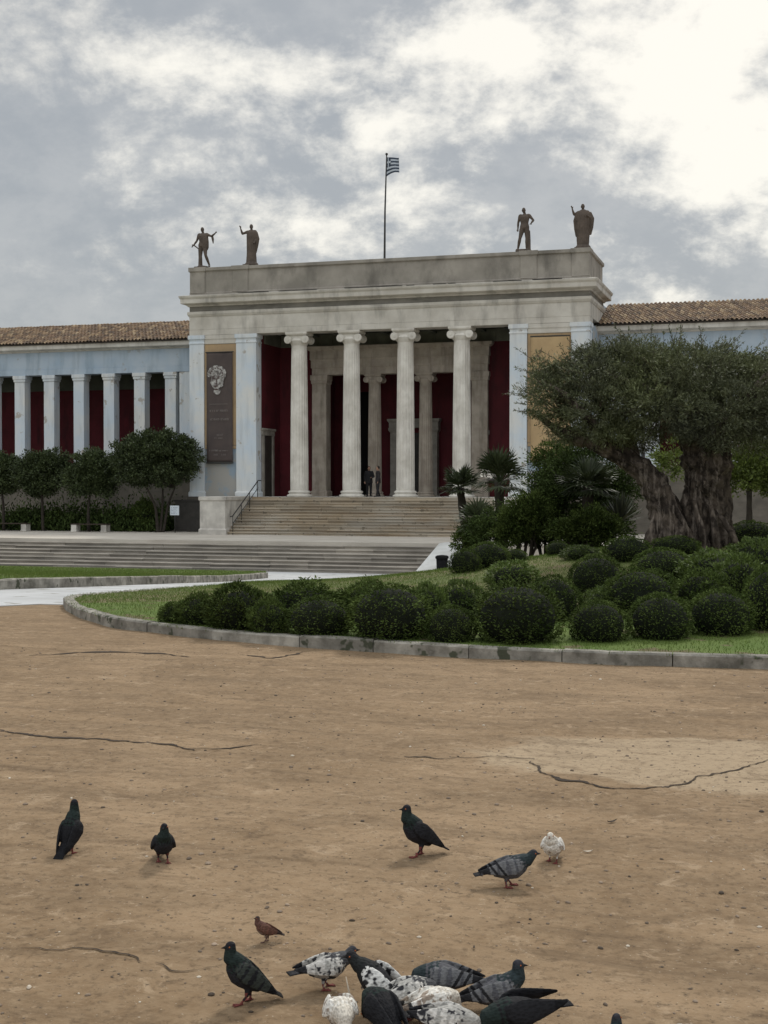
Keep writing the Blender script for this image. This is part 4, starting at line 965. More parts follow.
# --- dark thicket left of the olive: two big shrubs
def shrub(name, label, px, ybot, Bl, ncl, per, leaf, wid, m, seed, cl, stems=5, cat='shrub', surf=iz, dep=0, group=None, near=34.5):
    p = hit(px, ybot, surf); dd = min(-sa*p.x+ca*p.y, near); u_ = (px-384)/FPX; p = Vector((dd*(ca*u_-sa), dd*(sa*u_+ca), 0)); p.z = float(surf(p.x, p.y))
    if dep: p = Vector((0, 0, 2))+(p-Vector((0, 0, 2)))*dep; p.z = float(surf(p.x, p.y))
    s = scale_at(p); t = thing(name, label, cat, p, YAW, group); ybot = 485+(2-p.z)*s
    bb = [((a-px)/s, y, (ybot-b_)/s, rx/s, rx/s*.8 if ry is None else ry, rz/s) for a, b_, y, rx, ry, rz in Bl]
    me, cc = crown_mesh('foliage', bb, ncl, per, leaf, wid, m, seed, cl); link('foliage', me, t)
    mb = MB(); g = random.Random(seed)
    for k in range(stems):
        c0 = Vector(cc[g.randrange(len(cc))]); x = g.uniform(-.25, .25); mb.tube([(x, g.uniform(-.2, .2), -.05), (x*1.5+c0.x*.3, c0.y*.4, c0.z*.45), c0], [.05, .035, .012], 7)
    mb.build('stem', M['darkbark'], t, True); return t
shrub('large_shrub', 'big dark evergreen shrub filling the space left of the olive trunk', 590, 547, [(575, 470, 0, 38, None, 28), (600, 500, 0, 36, None, 35), (560, 500, -.2, 30, None, 32), (620, 480, .3, 26, None, 26), (585, 528, -.2, 42, None, 20)], 520, 75, .085, .035, M['darkleaf'], 31, .26, 9)
shrub('large_shrub', 'mid green bushy shrub between the palms and the big dark evergreen', 546, 549, [(548, 515, 0, 26, None, 24), (530, 528, 0, 22, None, 18), (560, 460, .8, 26, None, 18), (545, 490, .6, 22, None, 20)], 300, 65, .08, .033, M['bush'], 32, .22, 6)
shrub('low_shrub', 'low dark shrub at the feet of the palms', 500, 556, [(485, 532, 0, 20, None, 16), (505, 524, .2, 22, None, 20), (522, 530, 0, 18, None, 16)], 170, 60, .08, .03, M['darkleaf'], 33, .2, 4)
shrub('low_shrub', 'leafy low shrub hiding the foot of the palm beside the olive', 592, 548, [(590, 527, 0, 26, None, 20), (615, 532, 0, 18, None, 15), (570, 532, .1, 18, None, 16)], 200, 60, .08, .03, M['bush'], 36, .2, 4, near=31.8)
shrub('large_shrub', 'mid sized leafy shrub closing the gap between the palms and the thicket', 520, 548, [(522, 520, 0, 24, None, 22), (508, 530, 0, 20, None, 16), (535, 512, .1, 20, None, 22)], 260, 62, .075, .03, M['bush'], 37, .2, 5, near=33.5)
shrub('low_shrub', 'loose shrub hiding the foot of the slim palm', 474, 548, [(474, 535, 0, 16, None, 15), (460, 541, 0, 11, None, 10)], 90, 60, .075, .03, M['bush'], 38, .16, 4, near=36)
# --- fresh green tree behind the olive on the right
def ground_tree(name, label, px, ybase, Y, z, Bl, ncl, per, leaf, wid, m, seed, cl, trunks, cat='tree', group=None, bark='darkbark'):
    p = atY(px, ybase, Y); p.z = z; s = scale_at(p); zy = 512-27-(z-2)*s   # picture row of the foot
    t = thing(name, label, cat, p, YAW, group)
    bb = [((a-px)/s, y, (zy-b_)/s, rx/s, rx/s*.85, rz/s) for a, b_, y, rx, rz in Bl]
    me, cc = crown_mesh('crown', bb, ncl, per, leaf, wid, m, seed, cl); link('crown', me, t)
    mb = MB()
    for pts, r0 in trunks:
        P = [Vector(((a-px)/s, 0.15*i*(1 if a > px else -1), (zy-b_)/s)) for i, (a, b_) in enumerate(pts)]; P[0].z = -.1; P[0].y = 0
        gnarl(mb, P, list(np.linspace(r0, r0*.45, len(P))), seed, 10, .15)
    g = random.Random(seed); top = Vector(P[-1])
    for k in range(14):
        c0 = Vector(cc[g.randrange(len(cc))]); mb.tube([top, top.lerp(c0, .5)+Vector((0, 0, .1)), c0], [.04, .025, .01], 5)
    mb.build('trunk', M[bark], t, True)
ground_tree('garden_tree', 'fresh light green tree seen behind the olive at the right edge', 748, 515, 52, -1.0, [(752, 468, 0, 36, 30), (785, 465, 0, 40, 34), (720, 478, .5, 22, 18), (765, 440, 0, 26, 16), (680, 462, 1.0, 22, 26)], 420, 60, .13, .06, M['freshleaf'], 41, .32, [([(748, 520), (748, 500), (750, 480)], .16)])
# --- clipped trees in front of the left wing
tr = [
 ('leftmost clipped tree, cut by the frame edge, before the left wing', 4, [(2, 474, 0, 21, 20)], 180, [([(4, 525), (4, 505), (3, 488)], .11)]),
 ('second clipped round tree from the left before the loggia', 43, [(42, 473, 0, 27, 22), (34, 478, 0, 18, 18), (55, 466, 0, 17, 16)], 290, [([(43, 525), (43, 505), (43, 488)], .11)]),
 ('third clipped round tree from the left before the loggia', 89, [(95, 470, 0, 23, 22), (84, 480, 0, 22, 16), (108, 478, 0, 16, 18)], 290, [([(89, 525), (89, 508), (90, 488)], .12)]),
 ('largest clipped tree with several stems, nearest the portico', 160, [(155, 460, 0, 40, 28), (132, 462, 0, 22, 26), (180, 458, 0, 22, 26), (158, 445, 0, 30, 16)], 520, [([(158, 525), (156, 508), (148, 488)], .11), ([(160, 525), (162, 508), (162, 488)], .10), ([(163, 525), (168, 505), (174, 488)], .10)]),
]
for i, (lab, px, bl_, nc, tk) in enumerate(tr):
    ground_tree('clipped_tree', lab, px, 530, 70.9, TZ, bl_, int(nc*1.25), 70, .15, .075, M['citrus'], 50+i, .40, tk, group='clipped trees in front of the left wing')
# low planting under them: one uncountable bed, with a few shrubs that stand out
g2 = np.random.default_rng(9); n = 20000
px_ = g2.uniform(-46.8, -35.2, n)
P = np.stack([px_, g2.uniform(71.0, 74.6, n), TZ+np.abs(g2.normal(0, .52, n))*(.8+.6*np.sin(px_*2.1)**2+.4*np.sin(px_*5.3))], 1)
tag(link('ground_cover', quadmesh('ground_cover', leaf_quads(P, np.tile([0, 0, 1.0], (n, 1)), .22, .10, .8), M['darkleaf'])), 'dark low planting bed along the foot of the left wing', 'planting', kind='stuff')
for i, (px, yt, w) in enumerate([(145, 500, 26), (57, 511, 22), (122, 512, 18), (20, 512, 20)]):
    p = atY(px, 520, 72.0); o = link('low_shrub', DM[i % 2]); s = scale_at(p); o.location = (p.x, 72.0, TZ-.02); h = (531-yt)/s; o.scale = (w/s, w/s, h)
    tag(o, ['dark pointed shrub beside the foot of the many stemmed clipped tree', 'small dark shrub between the second and third clipped trees', 'low dark shrub just left of the pointed shrub', 'low dark shrub between the first and second clipped trees'][i], 'shrub', 'dark shrubs under the clipped trees')

# --- palms and spiky plants
def frond_plant(name, label, px, ybot, hpx, rpx, nf, m, trunk=True, seed=1, stiff=False, cat='palm', lean=0, fan=False, group=None, surf=iz, depth=None):
    if depth:
        u_ = (px-384)/FPX; p = Vector((depth*(ca*u_-sa), depth*(sa*u_+ca), 0)); p.z = float(iz(p.x, p.y)); hpx = 485+(2-p.z)*FPX/depth-ybot
    else: p = hit(px, ybot, surf)
    s = scale_at(p); t = thing(name, label, cat, p, YAW, group); g = random.Random(seed); r = rpx/s; h = hpx/s
    top = Vector((lean/s, 0, h))
    if trunk:
        mb = MB(); gnarl(mb, [Vector((0, 0, -.1)), Vector((lean/s*.3, 0, h*.5)), top], [.15, .13, .14], seed, 12, .3); mb.build('trunk', M['darkbark'], t, True)
    mb = MB()
    for k in range(nf):
        az = 2*PI*k/nf*2.4+g.uniform(-.2, .2); el = g.uniform(-.35, 1.35) if not stiff else g.uniform(.1, 1.5); L_ = r*g.uniform(.8, 1.15)
        d = Vector((math.cos(az)*math.cos(el), math.sin(az)*math.cos(el), math.sin(el)))
        if stiff:
            sd = d.cross(Vector((0, 0, 1))).normalized(); w = .028; mb.add([top-sd*w*.6, top+sd*w*.6, top+d*L_*.5+sd*w, top+d*L_, top+d*L_*.5-sd*w], [(0, 1, 2, 3, 4)])
        elif fan:
            st = top+d*L_*.35; sd = d.cross(Vector((0, 0, 1))).normalized(); up = sd.cross(d).normalized(); mb.tube([top, st], .012, 4)
            for j in range(13):
                a = -1.25+2.5*j/12; e_ = (d*math.cos(a)+sd*math.sin(a)+up*.12*math.cos(a*3)).normalized(); e2 = st+e_*L_*.68*(1-.15*abs(a)); e2.z -= .07*L_; ss = e_.cross(up).normalized()*.028
                mid = st+e_*L_*.38; mb.add([st, mid+ss, e2, mid-ss], [(0, 1, 2, 3)])
        else:
            pts = [top+d*L_*u+Vector((0, 0, -.45*L_*u*u)) for u in np.linspace(0, 1, 9)]; mb.tube(pts, [.012]*8+[.004], 4)
            for j in range(1, 9):
                for sub in (0, .5):
                    c0 = pts[j-1].lerp(pts[j], sub); dd = (pts[j]-pts[j-1]).normalized(); sd = dd.cross(Vector((0, 0, 1))).normalized(); l2 = L_*.32*math.sin(PI*min((j+sub)/9.5, 1))**.6
                    for q_ in (-1, 1):
                        tip = c0+sd*q_*l2+dd*l2*.7+Vector((0, 0, -.08*l2)); w = dd*.016; mb.add([c0-w, c0+w, tip], [(0, 1, 2)])
    mb.build('fronds', m, t)
frond_plant('fan_palm', 'larger bushy palm in front of the right end of the stairs', 503, 482, 0, 37, 46, M['palm'], seed=2, fan=True, group='small palms near the stairs', lean=-4, depth=38)
frond_plant('fan_palm', 'smaller slim palm left of the bushier one', 468, 488, 0, 26, 32, M['palm'], seed=4, fan=True, group='small palms near the stairs', lean=-8, depth=39)
frond_plant('fan_palm', 'lowest palm, its fronds spreading just above the far bushes', 478, 524, 0, 28, 34, M['palm'], seed=7, fan=True, group='small palms near the stairs', depth=36)
frond_plant('yucca', 'greyish spiky yucca between the dark shrub and the olive trunk', 620, 522, 0, 30, 170, M['yucca'], trunk=False, seed=8, stiff=True, cat='plant', depth=33)
frond_plant('fan_palm', 'dark fan palm under the leaning olive stem', 588, 486, 0, 36, 40, M['palm'], seed=9, fan=True, cat='palm', depth=33, group='small palms near the stairs')
# --- grass blades
def blades(name, region, n, label, h=.05, up=.115, surf=None, mt='blade'):
    (x0, x1, y0, y1), test = region; g = np.random.default_rng(4); P = []
    X = g.uniform(x0, x1, n); Y = g.uniform(y0, y1, n); ok = np.array([test(a, b_) for a, b_ in zip(X, Y)]); X, Y = X[ok], Y[ok]; Z = surf(X, Y)-.01
    b0 = np.stack([X, Y, Z], 1); a = g.uniform(0, 2*PI, len(X)); w = .006; sd = np.stack([np.cos(a), np.sin(a), a*0], 1)*w
    tip = b0+np.stack([g.normal(0, .02, len(X)), g.normal(0, .02, len(X)), g.uniform(.5, 1.2, len(X))*h], 1)
    me = quadmesh(name, np.stack([b0-sd, b0+sd, tip+sd*.2, tip-sd*.2], 1), M[mt]); tag(link(name, me), label, 'grass', kind='stuff')
inpoly = lambda x, y: inside(x, y)
blades('grass', ((-13.5, 4, 14.5, 30), inpoly), 130000, 'short green grass on the kerbed island', .045, surf=iz)
blades('far_grass', ((-16, 0, 28, 52), inpoly), 90000, 'patchy green and straw coloured grass on the mound', .05, surf=iz)

lpv = [Vector(p) for p in lp]
blades('lawn_grass', ((-34, -14, 22, 53), lambda x, y: inside(x, y, lpv)), 120000, 'short bright green grass on the side lawn', .07, surf=lambda x, y: z0(x, y)+.19)
# a greener strip of turf inside the kerb
strip = [p for p in fr_s[::3] if p.x < 6]
inner = [Vector((p.x+.1, p.y))+Vector((.25*sa*0-.3*0, 0)) for p in strip]
def offs(pts, w):
    out = []
    for i, p in enumerate(pts):
        d = (pts[min(i+1, len(pts)-1)]-pts[max(i-1, 0)]).normalized(); out.append(p+Vector((-d.y, d.x))*w)
    return out
tp = offs(strip, .12); tq = offs(strip, 3.6)
tq = [Vector(v) for v in tq]; tipq = [v for v in tq if inside(v.x, v.y)]
pl_ = [p for p in tp if inside(p.x, p.y)]+list(reversed(tipq))
try: poly_sheet('turf_strip', pl_, iz, M['lawn'], .45, up=.006, drop=.02)
except Exception as ex: print('turf', ex)

# ---------------------------------------------------------------- cracks, pebbles, crumbs on the square
def crack(pts, w, seed):
    g = random.Random(seed); P = catmull([hit(a, b_, gz) for a, b_ in pts], 34); L_ = []; Rr = []; Q = []
    for i, p in enumerate(P):
        d = (P[min(i+1, len(P)-1)]-P[max(i-1, 0)]); d.z = 0; d.normalize(); nn = Vector((-d.y, d.x, 0)); t_ = i/(len(P)-1)
        ww = w*1.35*(.15+.7*math.sin(PI*min(max(t_, .03), .97))**.5)*(.15+2.6*abs(noise.noise(p*2.6))+g.uniform(0, .35)); c0 = p+nn*(.10*noise.noise(p*1.7)+.05*noise.noise(p*6)+.02*noise.noise(p*17))
        Q.append((c0-nn*ww*.5, c0+nn*ww*.5))
    v = []; f = []
    for i, (a, b_) in enumerate(Q):
        for c_ in (a, b_): v.append((c_.x, c_.y, float(gz(c_.x, c_.y))+.005))
        if i: f.append((2*i-2, 2*i, 2*i+1, 2*i-1))
    mb = MB(); mb.add(v, f); return tag(mb.build('ground_crack', M['crack']), kind='structure')
crack([(-30, 727), (20, 733), (60, 737), (120, 740), (160, 744), (198, 750)], .045, 1)
crack([(190, 748), (225, 749), (262, 746)], .018, 2)
crack([(404, 757), (440, 759), (490, 757), (532, 761)], .020, 3)
crack([(524, 762), (545, 772), (575, 781), (620, 789), (662, 788), (690, 781), (730, 770), (790, 757)], .034, 4)
crack([(0, 947), (40, 952), (90, 951), (125, 957), (134, 966)], .009, 5)
crack([(30, 656), (80, 653), (140, 653), (190, 657)], .06, 6)
crack([(150, 966), (180, 972), (215, 970)], .008, 7)
crack([(240, 655), (275, 658), (300, 652)], .04, 8)
g = random.Random(12)
def scatter(name, n, m, smin, smax, label, xr=(-1.9, 1.9), yr=(4.2, 16), seed=1):
    g = random.Random(seed); mb = MB()
    for i in range(n):
        d = g.uniform(4.5, 17)**1.0; u = g.uniform(-.32, .32); x = ca*u*d-sa*d; y = sa*u*d+ca*d; s = g.uniform(smin, smax)*(.7+g.random()**3*1.6); a = g.uniform(0, PI); z = float(gz(x, y))
        c_, s_ = math.cos(a), math.sin(a); e1 = g.uniform(.5, 1); n_ = 6; rs = []
        for k, (rr_, zz) in enumerate(((.8, -.002), (1, s*.25), (.55, s*.55))):
            rs.append([(x+(c_*math.cos(2*PI*j/n_)*s-s_*math.sin(2*PI*j/n_)*s*e1)*rr_, y+(s_*math.cos(2*PI*j/n_)*s+c_*math.sin(2*PI*j/n_)*s*e1)*rr_, z+zz) for j in range(n_)])
        mb.rings(rs)
    tag(mb.build(name, m), label, 'debris', kind='stuff')
scatter('pebbles', 2600, M['pebble'], .003, .009, 'small dark grit and pebbles scattered over the sandy square', seed=1)
scatter('seed_crumbs', 130, M['crumb'], .003, .009, 'pale crumbs and seeds scattered over the sandy square', seed=2)
def leaf(px, py, label, m, s):
    p = hit(px, py, gz); mb = MB(); g = random.Random(px); a = g.uniform(0, 3)
    v = [(s*(1-abs(k-3)/3)**.7*.3*w_, s*(k-3)/3, .006+.25*s*abs((k-3)/3)**2+.1*s*(w_ != 0)) for k in range(7) for w_ in (-1, 0, 1)]
    mb.add(v, [(3*k+j, 3*k+j+1, 3*k+4+j, 3*k+3+j) for k in range(6) for j in (0, 1)]); o = mb.build('fallen_leaf', m, None, True); so_ = o.modifiers.new('s', 'SOLIDIFY'); so_.thickness = .002
    o.location = p; o.rotation_euler = (0, 0, a); tag(o, label, 'leaf')
leaf(612, 823, 'dark curled dead leaf on the sand at the right', M['wood'], .04)
leaf(588, 853, 'pale scrap lying on the sand just right of the white pigeon', M['crumb'], .03)
leaf(474, 949, 'tiny dark leaf on the sand above the feeding flock', M['wood'], .018)

# ---------------------------------------------------------------- birds
DARK = dict(body=(.012, .012, .014), neck=(.016, .024, .022), head=(.014, .014, .018), wing=(.014, .014, .016), wbar=(.008, .008, .009), tail=(.010, .010, .012), tip=(.008, .008, .01), belly=(.02, .02, .024), ppatch=None)
GREY = dict(body=(.075, .075, .084), neck=(.025, .035, .038), head=(.03, .03, .036), wing=(.125, .125, .13), wbar=(.018, .018, .02), tail=(.05, .05, .058), tip=(.012, .012, .014), belly=(.09, .09, .10), ppatch=None)
WHITE = dict(body=(.62, .59, .54), neck=(.50, .46, .40), head=(.58, .54, .47), wing=(.60, .58, .54), wbar=(.20, .15, .12), tail=(.55, .53, .49), tip=(.40, .38, .35), belly=(.60, .57, .52), ppatch=(.26, .21, .17))
PIED = dict(body=(.33, .32, .30), neck=(.06, .06, .065), head=(.04, .04, .045), wing=(.50, .48, .45), wbar=(.02, .02, .022), tail=(.04, .04, .045), tip=(.012, .012, .014), belly=(.32, .31, .30), ppatch=(.03, .03, .034))
BLKW = dict(body=(.02, .02, .022), neck=(.016, .018, .018), head=(.014, .014, .016), wing=(.55, .54, .52), wbar=(.016, .016, .018), tail=(.018, .018, .02), tip=(.01, .01, .01), belly=(.02, .02, .022), ppatch=(.02, .02, .022))
SPAR = dict(body=(.12, .055, .04), neck=(.10, .05, .04), head=(.06, .04, .035), wing=(.09, .045, .032), wbar=(.03, .02, .018), tail=(.05, .035, .03), tip=(.04, .03, .025), belly=(.15, .10, .08), ppatch=None)
def blend(a, b, co, sd):
    n_ = noise.noise(Vector((co.x*26, co.y*34, co.z*34+sd)))+.5*noise.noise(Vector((co.x*60, co.y*80, co.z*80+sd)))
    t_ = min(max((n_-.12)/.22, 0), 1); return tuple(a[i]*(1-t_)+b[i]*t_ for i in range(3))
def bird(px, py, face, pitch, neck, pal, label, name='pigeon', size=1.0, lift=0.0, spreadw=0.0, turn=0.0, cat='pigeon', group='pigeons on the sandy square', squat=0.0, stride=.02):
    """face: heading in the picture plane in degrees (0 = right, 90 = away, 180 = left, 270 = towards us)"""
    V = Vector; pt = R(pitch); e_ = V((math.cos(pt), 0, math.sin(pt))); up = V((-math.sin(pt), 0, math.cos(pt))); Cn = V((0, 0, .118-squat)); mb = MB(); reg = []
    def sec(c, w, h, u=up, n=16): return [c+V((0, 1, 0))*w*math.cos(2*PI*i/n)+u*h*math.sin(2*PI*i/n) for i in range(n)]
    def mark(n0, key):
        for v in mb.v[n0:]: reg.append((V(v), key))
    n0 = 0
    bs = [(-.085, .024, .020), (-.06, .038, .032), (-.03, .050, .045), (.0, .057, .053), (.03, .058, .056), (.055, .050, .052), (.078, .036, .040), (.092, .020, .024)]
    mb.rings([sec(Cn+e_*s+up*(-.004 if s < .05 else .002), w, h) for s, w, h in bs]); mark(n0, 'body')
    n0 = len(mb.v); ts = [(-.05, .030, .014), (-.09, .027, .010), (-.14, .028, .006), (-.185, .033, .0045)]
    tdir = V((math.cos(pt*.75), 0, math.sin(pt*.75)))
    mb.rings([sec(Cn+e_*-.05+tdir*(s+.05)+up*.002, w, h) for s, w, h in ts]); mark(n0, 'tail')
    N0 = Cn+e_*.060+up*.012
    ct, st = math.cos(turn), math.sin(turn)
    if neck == 'up': H_ = N0+V((.028, 0, .078)); mid = N0+V((.028, 0, .032))
    elif neck == 'tall': H_ = N0+V((.022, 0, .098)); mid = N0+V((.022, 0, .045))
    elif neck == 'fwd': H_ = N0+V((.070, 0, .045)); mid = N0+V((.04, 0, .012))
    elif neck == 'tuck': H_ = N0+V((.018, 0, .045)); mid = N0+V((.015, 0, .02))
    else: H_ = N0+V((.075, 0, -.085)); H_.z = max(H_.z, .032); mid = N0+V((.055, 0, -.02))
    n0 = len(mb.v); P = catmull([N0-e_*.03, mid.lerp(N0, .3), mid, H_], 4); mb.tube(P, list(np.linspace(.046, .0215, len(P))), 14); mark(n0, 'neck')
    n0 = len(mb.v); mb.ball(H_, .0225, 14, .0205, .0195); mark(n0, 'head')
    hd = V((ct, st, -.12)) if neck != 'down' else V((.75*ct, .75*st, -.75)); hd.normalize(); n0 = len(mb.v)
    mb.tube([H_+hd*.010, H_+hd*.026, H_+hd*.042], [.0085, .0055, .002], 8); mark(n0, 'beak')
    for s in (-1, 1):      # folded wings
        n0 = len(mb.v); sp = spreadw; ws = [(.062, .006, .018), (.045, .011, .034), (.01, .012, .042), (-.04, .010, .036), (-.09, .007, .024), (-.135, .005, .012), (-.158, .003, .005)]; rs = []
        for k, (sx, th, hh) in enumerate(ws):
            yo = s*(.044+.010*math.sin(PI*k/6)-(.030*max(0, k-2)/4))+s*sp*.05*k/3; c_ = Cn+e_*sx+up*(.012+.010*k/6+sp*.02)+V((0, yo, 0)); tl = V((0, -s*(.35), .93)).normalized(); tl = (up*.93+V((0, -s*.36, 0))).normalized(); wd = up.cross(e_)
            nrm = tl.cross(e_).normalized(); rs.append([c_+nrm*th*math.cos(2*PI*i/14)+tl*hh*math.sin(2*PI*i/14) for i in range(14)])
        mb.rings(rs); mark(n0, 'wing')
        # leg: feathered thigh, shank, toes
        n0 = len(mb.v); hip = Cn+e_*-.012+V((0, s*.022, -.03)); ft = V((hip.x*.3+s*stride+.006, s*.024, .004)); kn = V(((hip.x+ft.x)/2-.008, s*.024, max(.035, ft.z+.03)))
        mb.tube([hip, kn], [.020, .008], 8); mark(n0, 'belly'); n0 = len(mb.v); mb.tube([kn, ft], [.0058, .0050], 8)
        for a in (-.5, 0, .5): mb.tube([ft, ft+V((.018*math.cos(a), .018*math.sin(a), .001)), ft+V((.034*math.cos(a), .034*math.sin(a), -.001))], [.0050, .0045, .003], 6)
        mb.tube([ft, ft+V((-.017, 0, 0))], [.0048, .003], 6); mark(n0, 'foot')
    me = remesh(mb, .0030 if size > .7 else .0034, 3, .5, 'bird'); me.materials.append(M['feather'])
    kd = kdtree.KDTree(len(reg)); [kd.insert(v, i) for i, (v, k) in enumerate(reg)]; kd.balance(); cols = []
    for v in me.vertices:
        _, i, _ = kd.find(v.co); k = reg[i][1]; s_ = (v.co-Cn).dot(e_); u_ = (v.co-Cn).dot(up)
        if k == 'beak': c_ = (.02, .018, .018) if pal is not WHITE else (.25, .16, .12)
        elif k == 'foot': c_ = (.17, .05, .045) if pal is not SPAR else (.12, .07, .06)
        elif k == 'tail': c_ = pal['tail'] if s_ > -.15 else pal['tip']
        elif k == 'wing':
            c_ = pal['wing']
            if (pal is GREY and (abs(s_+.040+u_*.5) < .007 or abs(s_+.075+u_*.5) < .007)) or s_ < -.105: c_ = pal['wbar']
            if pal['ppatch']: c_ = blend(c_, pal['ppatch'], v.co, px)
        elif k == 'body':
            c_ = pal['body'] if u_ > -.02 else pal['belly']
            if pal['ppatch']: c_ = blend(c_, pal['ppatch'], v.co, px+5)
        else:
            c_ = pal[k]
        cols.append(c_+(1,))
    at_ = me.color_attributes.new('plumage', 'FLOAT_COLOR', 'POINT'); at_.data.foreach_set('color', np.array(cols, np.float32).ravel())
    me.polygons.foreach_set('use_smooth', [True]*len(me.polygons))
    p = hit(px, py, gz); t = thing(name, label, cat, p+V((0, 0, lift)), YAW+R(face), group); o = link('body', me, t); o.scale = (size,)*3
    mb = MB(); sd = V((-hd.y, hd.x, 0)).normalized()
    for s in (-1, 1): mb.ball((H_+hd*.008+sd*s*.0186+V((0, 0, .003)))*size, .0036*size, 8)
    mb.build('eyes', M['eye'], t, True)
bird(70, 853, 75, 50, 'tall', DARK, 'dark pigeon standing upright with its back turned, leftmost on the sand', size=.98, turn=.4)
bird(163, 862, 285, 28, 'up', DARK, 'small plump black pigeon facing the viewer, right of the leftmost one', size=.95, turn=-.3, squat=.02)
bird(419, 856, 202, 40, 'up', DARK, 'black pigeon facing left with lowered tail, below the square centre', size=1.08, turn=-.3, stride=.028)
bird(509, 887, 8, 12, 'fwd', GREY, 'grey winged pigeon walking to the right beside the white one', size=.98, squat=.02)
bird(553, 862, 250, 20, 'tuck', WHITE, 'small white pigeon with brown speckles, farthest right of the group', size=.92, squat=.025)
bird(246, 1003, 196, 42, 'up', dict(DARK, wing=(.030, .034, .030)), 'dark greenish pigeon standing alone facing left, left of the flock', size=.92, stride=.026)
bird(266, 942, 185, 22, 'up', SPAR, 'tiny reddish brown sparrow above the lone greenish pigeon', 'sparrow', .46, cat='sparrow', group=None)
bird(326, 989, 22, 4, 'fwd', PIED, 'white and black speckled pigeon stretching its neck right, left edge of the flock', size=.86, squat=.015)
bird(378, 1010, 162, 34, 'fwd', BLKW, 'black pigeon with a white wing stripe stretching its neck over the flock', size=.95, turn=.4, spreadw=.35)
bird(446, 1003, 176, 8, 'down', GREY, 'dark grey pigeon feeding with its tail pointing right, at the back of the flock', size=.95, squat=.01)
bird(497, 1016, 5, 14, 'up', GREY, 'grey barred pigeon with a black raised head, right side of the flock', size=.95, squat=.02)
bird(340, 1040, 280, 10, 'down', WHITE, 'white feeding pigeon cut by the bottom edge, left of the black one', size=.95)
bird(384, 1043, 120, 22, 'down', DARK, 'black pigeon seen from behind, cut by the bottom edge', size=1.0)
bird(430, 1026, 30, 4, 'down', dict(WHITE, wbar=(.03, .03, .03)), 'white pigeon with dark wing marks in the middle of the flock', size=.90, squat=.02)
bird(446, 1048, 340, 4, 'down', dict(PIED, neck=(.3,.29,.27)), 'pale pigeon crouching lowest in the middle of the flock', size=.90)
bird(520, 1046, 195, -4, 'down', DARK, 'long black pigeon with its tail pointing right at the bottom edge', size=1.05, spreadw=.3)
bird(610, 1074, 60, 20, 'up', GREY, 'pigeon of which only the crown shows at the bottom edge, right of the flock', size=.75)
bird(662, 1078, 200, -8, 'down', dict(WHITE, tail=(.02, .02, .02), tip=(.01, .01, .01)), 'white pigeon with black tail just entering at the bottom edge, farthest right', size=.95)
bird(406, 1018, 20, 12, 'down', PIED, 'pied pigeon wedged behind the black one in the flock', size=.90, squat=.01)
p = hit(352, 1004, gz); mb = MB(); mb.tube([Vector((0, 0, .0)), Vector((-.012, .0, .045)), Vector((-.028, .01, .10))], [.0028, .0035, .0015], 6)
o = mb.build('straw', M['crumb'], None, True); o.location = p; tag(o, 'pale straw sticking up beside the white pigeon at the bottom', 'straw')

# ---------------------------------------------------------------- world, sun, camera
SUN_EL, SUN_AZ = R(46), R(2); SKYZ = .55; OFF = (6.6, 5.5, 1)
w = bpy.data.worlds.new('World'); scene.world = w; w.use_nodes = True; nt = w.node_tree; N = nt.nodes; L = nt.links; N.clear()
out = N.new('ShaderNodeOutputWorld'); sky = N.new('ShaderNodeTexSky'); sky.sky_type = 'NISHITA'; sky.sun_disc = False; sky.sun_elevation = SUN_EL; sky.sun_rotation = SUN_AZ
sky.air_density = 1; sky.dust_density = 2
bg1 = N.new('ShaderNodeBackground'); bg1.inputs[1].default_value = .08; L.new(sky.outputs[0], bg1.inputs[0])
tc = N.new('ShaderNodeTexCoord'); sx = N.new('ShaderNodeSeparateXYZ'); L.new(tc.outputs['Generated'], sx.inputs[0])
def math_(op, a, b=None, clamp=False):
    m = N.new('ShaderNodeMath'); m.operation = op; m.use_clamp = clamp
    for k, v in ((0, a), (1, b)):
        if v is None: continue
        if isinstance(v, (int, float)): m.inputs[k].default_value = v
        else: L.new(v, m.inputs[k])
    return m.outputs[0]
zz = math_('ADD', math_('MAXIMUM', sx.outputs['Z'], 0.0), SKYZ); cx = math_('DIVIDE', sx.outputs['X'], zz); cy = math_('DIVIDE', sx.outputs['Y'], zz)
cv = N.new('ShaderNodeCombineXYZ'); L.new(cx, cv.inputs[0]); L.new(cy, cv.inputs[1]); cv.inputs[2].default_value = 3.3
def cn(sc, det, rough, dist, off):
    mp = N.new('ShaderNodeMapping'); mp.inputs['Location'].default_value = off; mp.inputs['Rotation'].default_value = (0, 0, -YAW); L.new(cv.outputs[0], mp.inputs[0])
    n = N.new('ShaderNodeTexNoise'); n.inputs['Scale'].default_value = sc; n.inputs['Detail'].default_value = det; n.inputs['Roughness'].default_value = rough; n.inputs['Distortion'].default_value = dist
    L.new(mp.outputs[0], n.inputs['Vector']); return n.outputs['Fac']
def mrange(f, a, b, c=0, d=1):
    r = N.new('ShaderNodeMapRange'); r.interpolation_type = 'SMOOTHSTEP'; r.inputs[1].default_value = a; r.inputs[2].default_value = b; r.inputs[3].default_value = c; r.inputs[4].default_value = d; L.new(f, r.inputs['Value']); return r.outputs[0]
big = cn(3.4, 12, .60, .15, OFF); fine = cn(11, 10, .64, .1, (1, 2, 5))
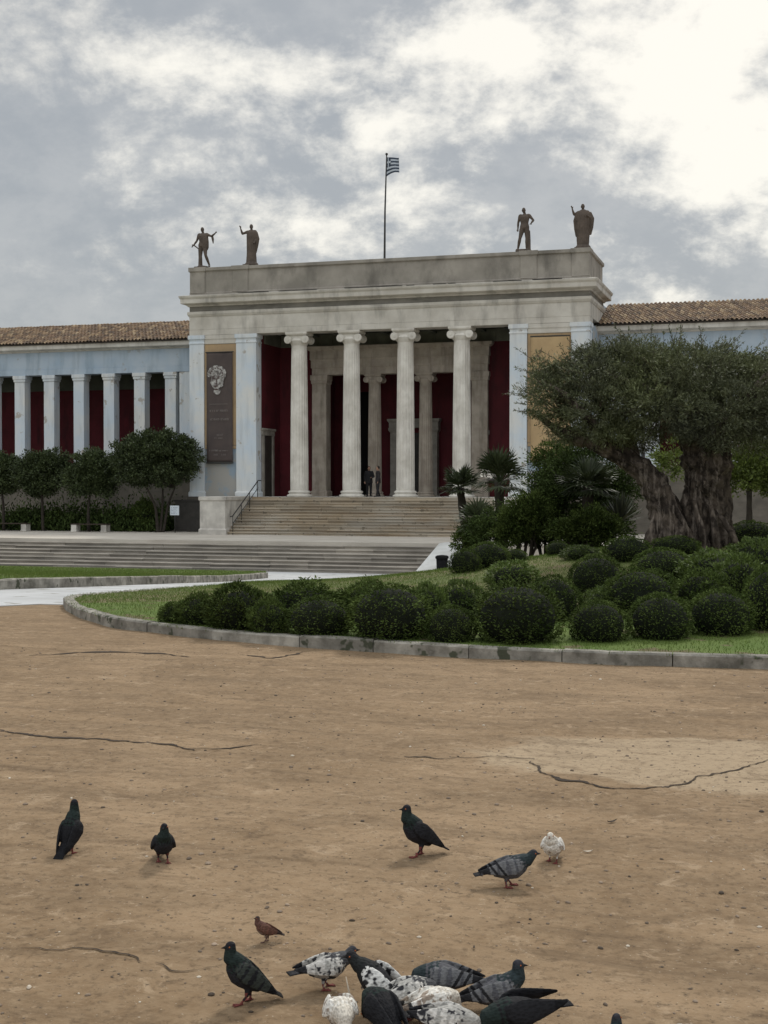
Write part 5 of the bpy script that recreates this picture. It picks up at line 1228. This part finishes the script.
# direction of the hidden sun: thin cloud glows around it
sd = Vector((math.sin(R(-4))*math.cos(R(24)), math.cos(R(-4))*math.cos(R(24)), math.sin(R(24))))
dt = N.new('ShaderNodeVectorMath'); dt.operation = 'DOT_PRODUCT'; L.new(tc.outputs['Generated'], dt.inputs[0]); dt.inputs[1].default_value = sd
glow = mrange(dt.outputs['Value'], .86, 1.0)
dens = math_('ADD', math_('ADD', math_('MULTIPLY', big, .8), math_('MULTIPLY', fine, .34)), math_('MULTIPLY', glow, .06))
mask = mrange(dens, .580, .715)
def mixc(f, A, B_):
    x = N.new('ShaderNodeMix'); x.data_type = 'RGBA'
    if isinstance(f, (int, float)): x.inputs[0].default_value = f
    else: L.new(f, x.inputs[0])
    for k, v in ((6, A), (7, B_)):
        if isinstance(v, tuple): x.inputs[k].default_value = v+(1,)
        else: L.new(v, x.inputs[k])
    return x.outputs[2]
c1 = mixc(mrange(fine, .35, .65), (.295, .315, .332), (.365, .378, .385)); c2 = mixc(mrange(math_('ADD', math_('MULTIPLY', glow, .6), fine), .38, .95), (.50, .495, .47), (.81, .78, .70))
col = mixc(mask, c1, c2)
bg2 = N.new('ShaderNodeBackground'); L.new(col, bg2.inputs[0])
# an overcast dome is brightest overhead, and the unseen sky behind the camera is brightened to light the facade
zen = mrange(sx.outputs['Z'], .36, .95, 1.0, 2.1); sth = mrange(sx.outputs['Y'], .2, -.6, 1.0, 1.75)
L.new(math_('MULTIPLY', math_('MULTIPLY', zen, sth), 1.12), bg2.inputs[1])
ms = N.new('ShaderNodeMixShader'); ms.inputs[0].default_value = .88; L.new(bg1.outputs[0], ms.inputs[1]); L.new(bg2.outputs[0], ms.inputs[2]); L.new(ms.outputs[0], out.inputs[0])

sun = bpy.data.lights.new('sun', 'SUN'); sun.energy = 1.6; sun.angle = R(10); sun.color = (1, .95, .86); so_ = bpy.data.objects.new('sun', sun); C.objects.link(so_)
dv = Vector((math.sin(SUN_AZ)*math.cos(SUN_EL), math.cos(SUN_AZ)*math.cos(SUN_EL), math.sin(SUN_EL))); so_.rotation_euler = dv.to_track_quat('Z', 'Y').to_euler(); so_.location = (0, 60, 60)
cam = bpy.data.cameras.new('camera'); co = bpy.data.objects.new('camera', cam); C.objects.link(co); scene.camera = co
co.location = (0, 0, 2); co.rotation_euler = (PI/2-PIT, 0, YAW); cam.sensor_fit = 'VERTICAL'; cam.sensor_height = 24; cam.lens = FPX/1024*24; cam.clip_start = .1; cam.clip_end = 5000
vs_ = scene.view_settings; vs_.view_transform = 'Standard'; vs_.look = 'None'; vs_.gamma = 1; vs_.exposure = .2; vs_.use_curve_mapping = False
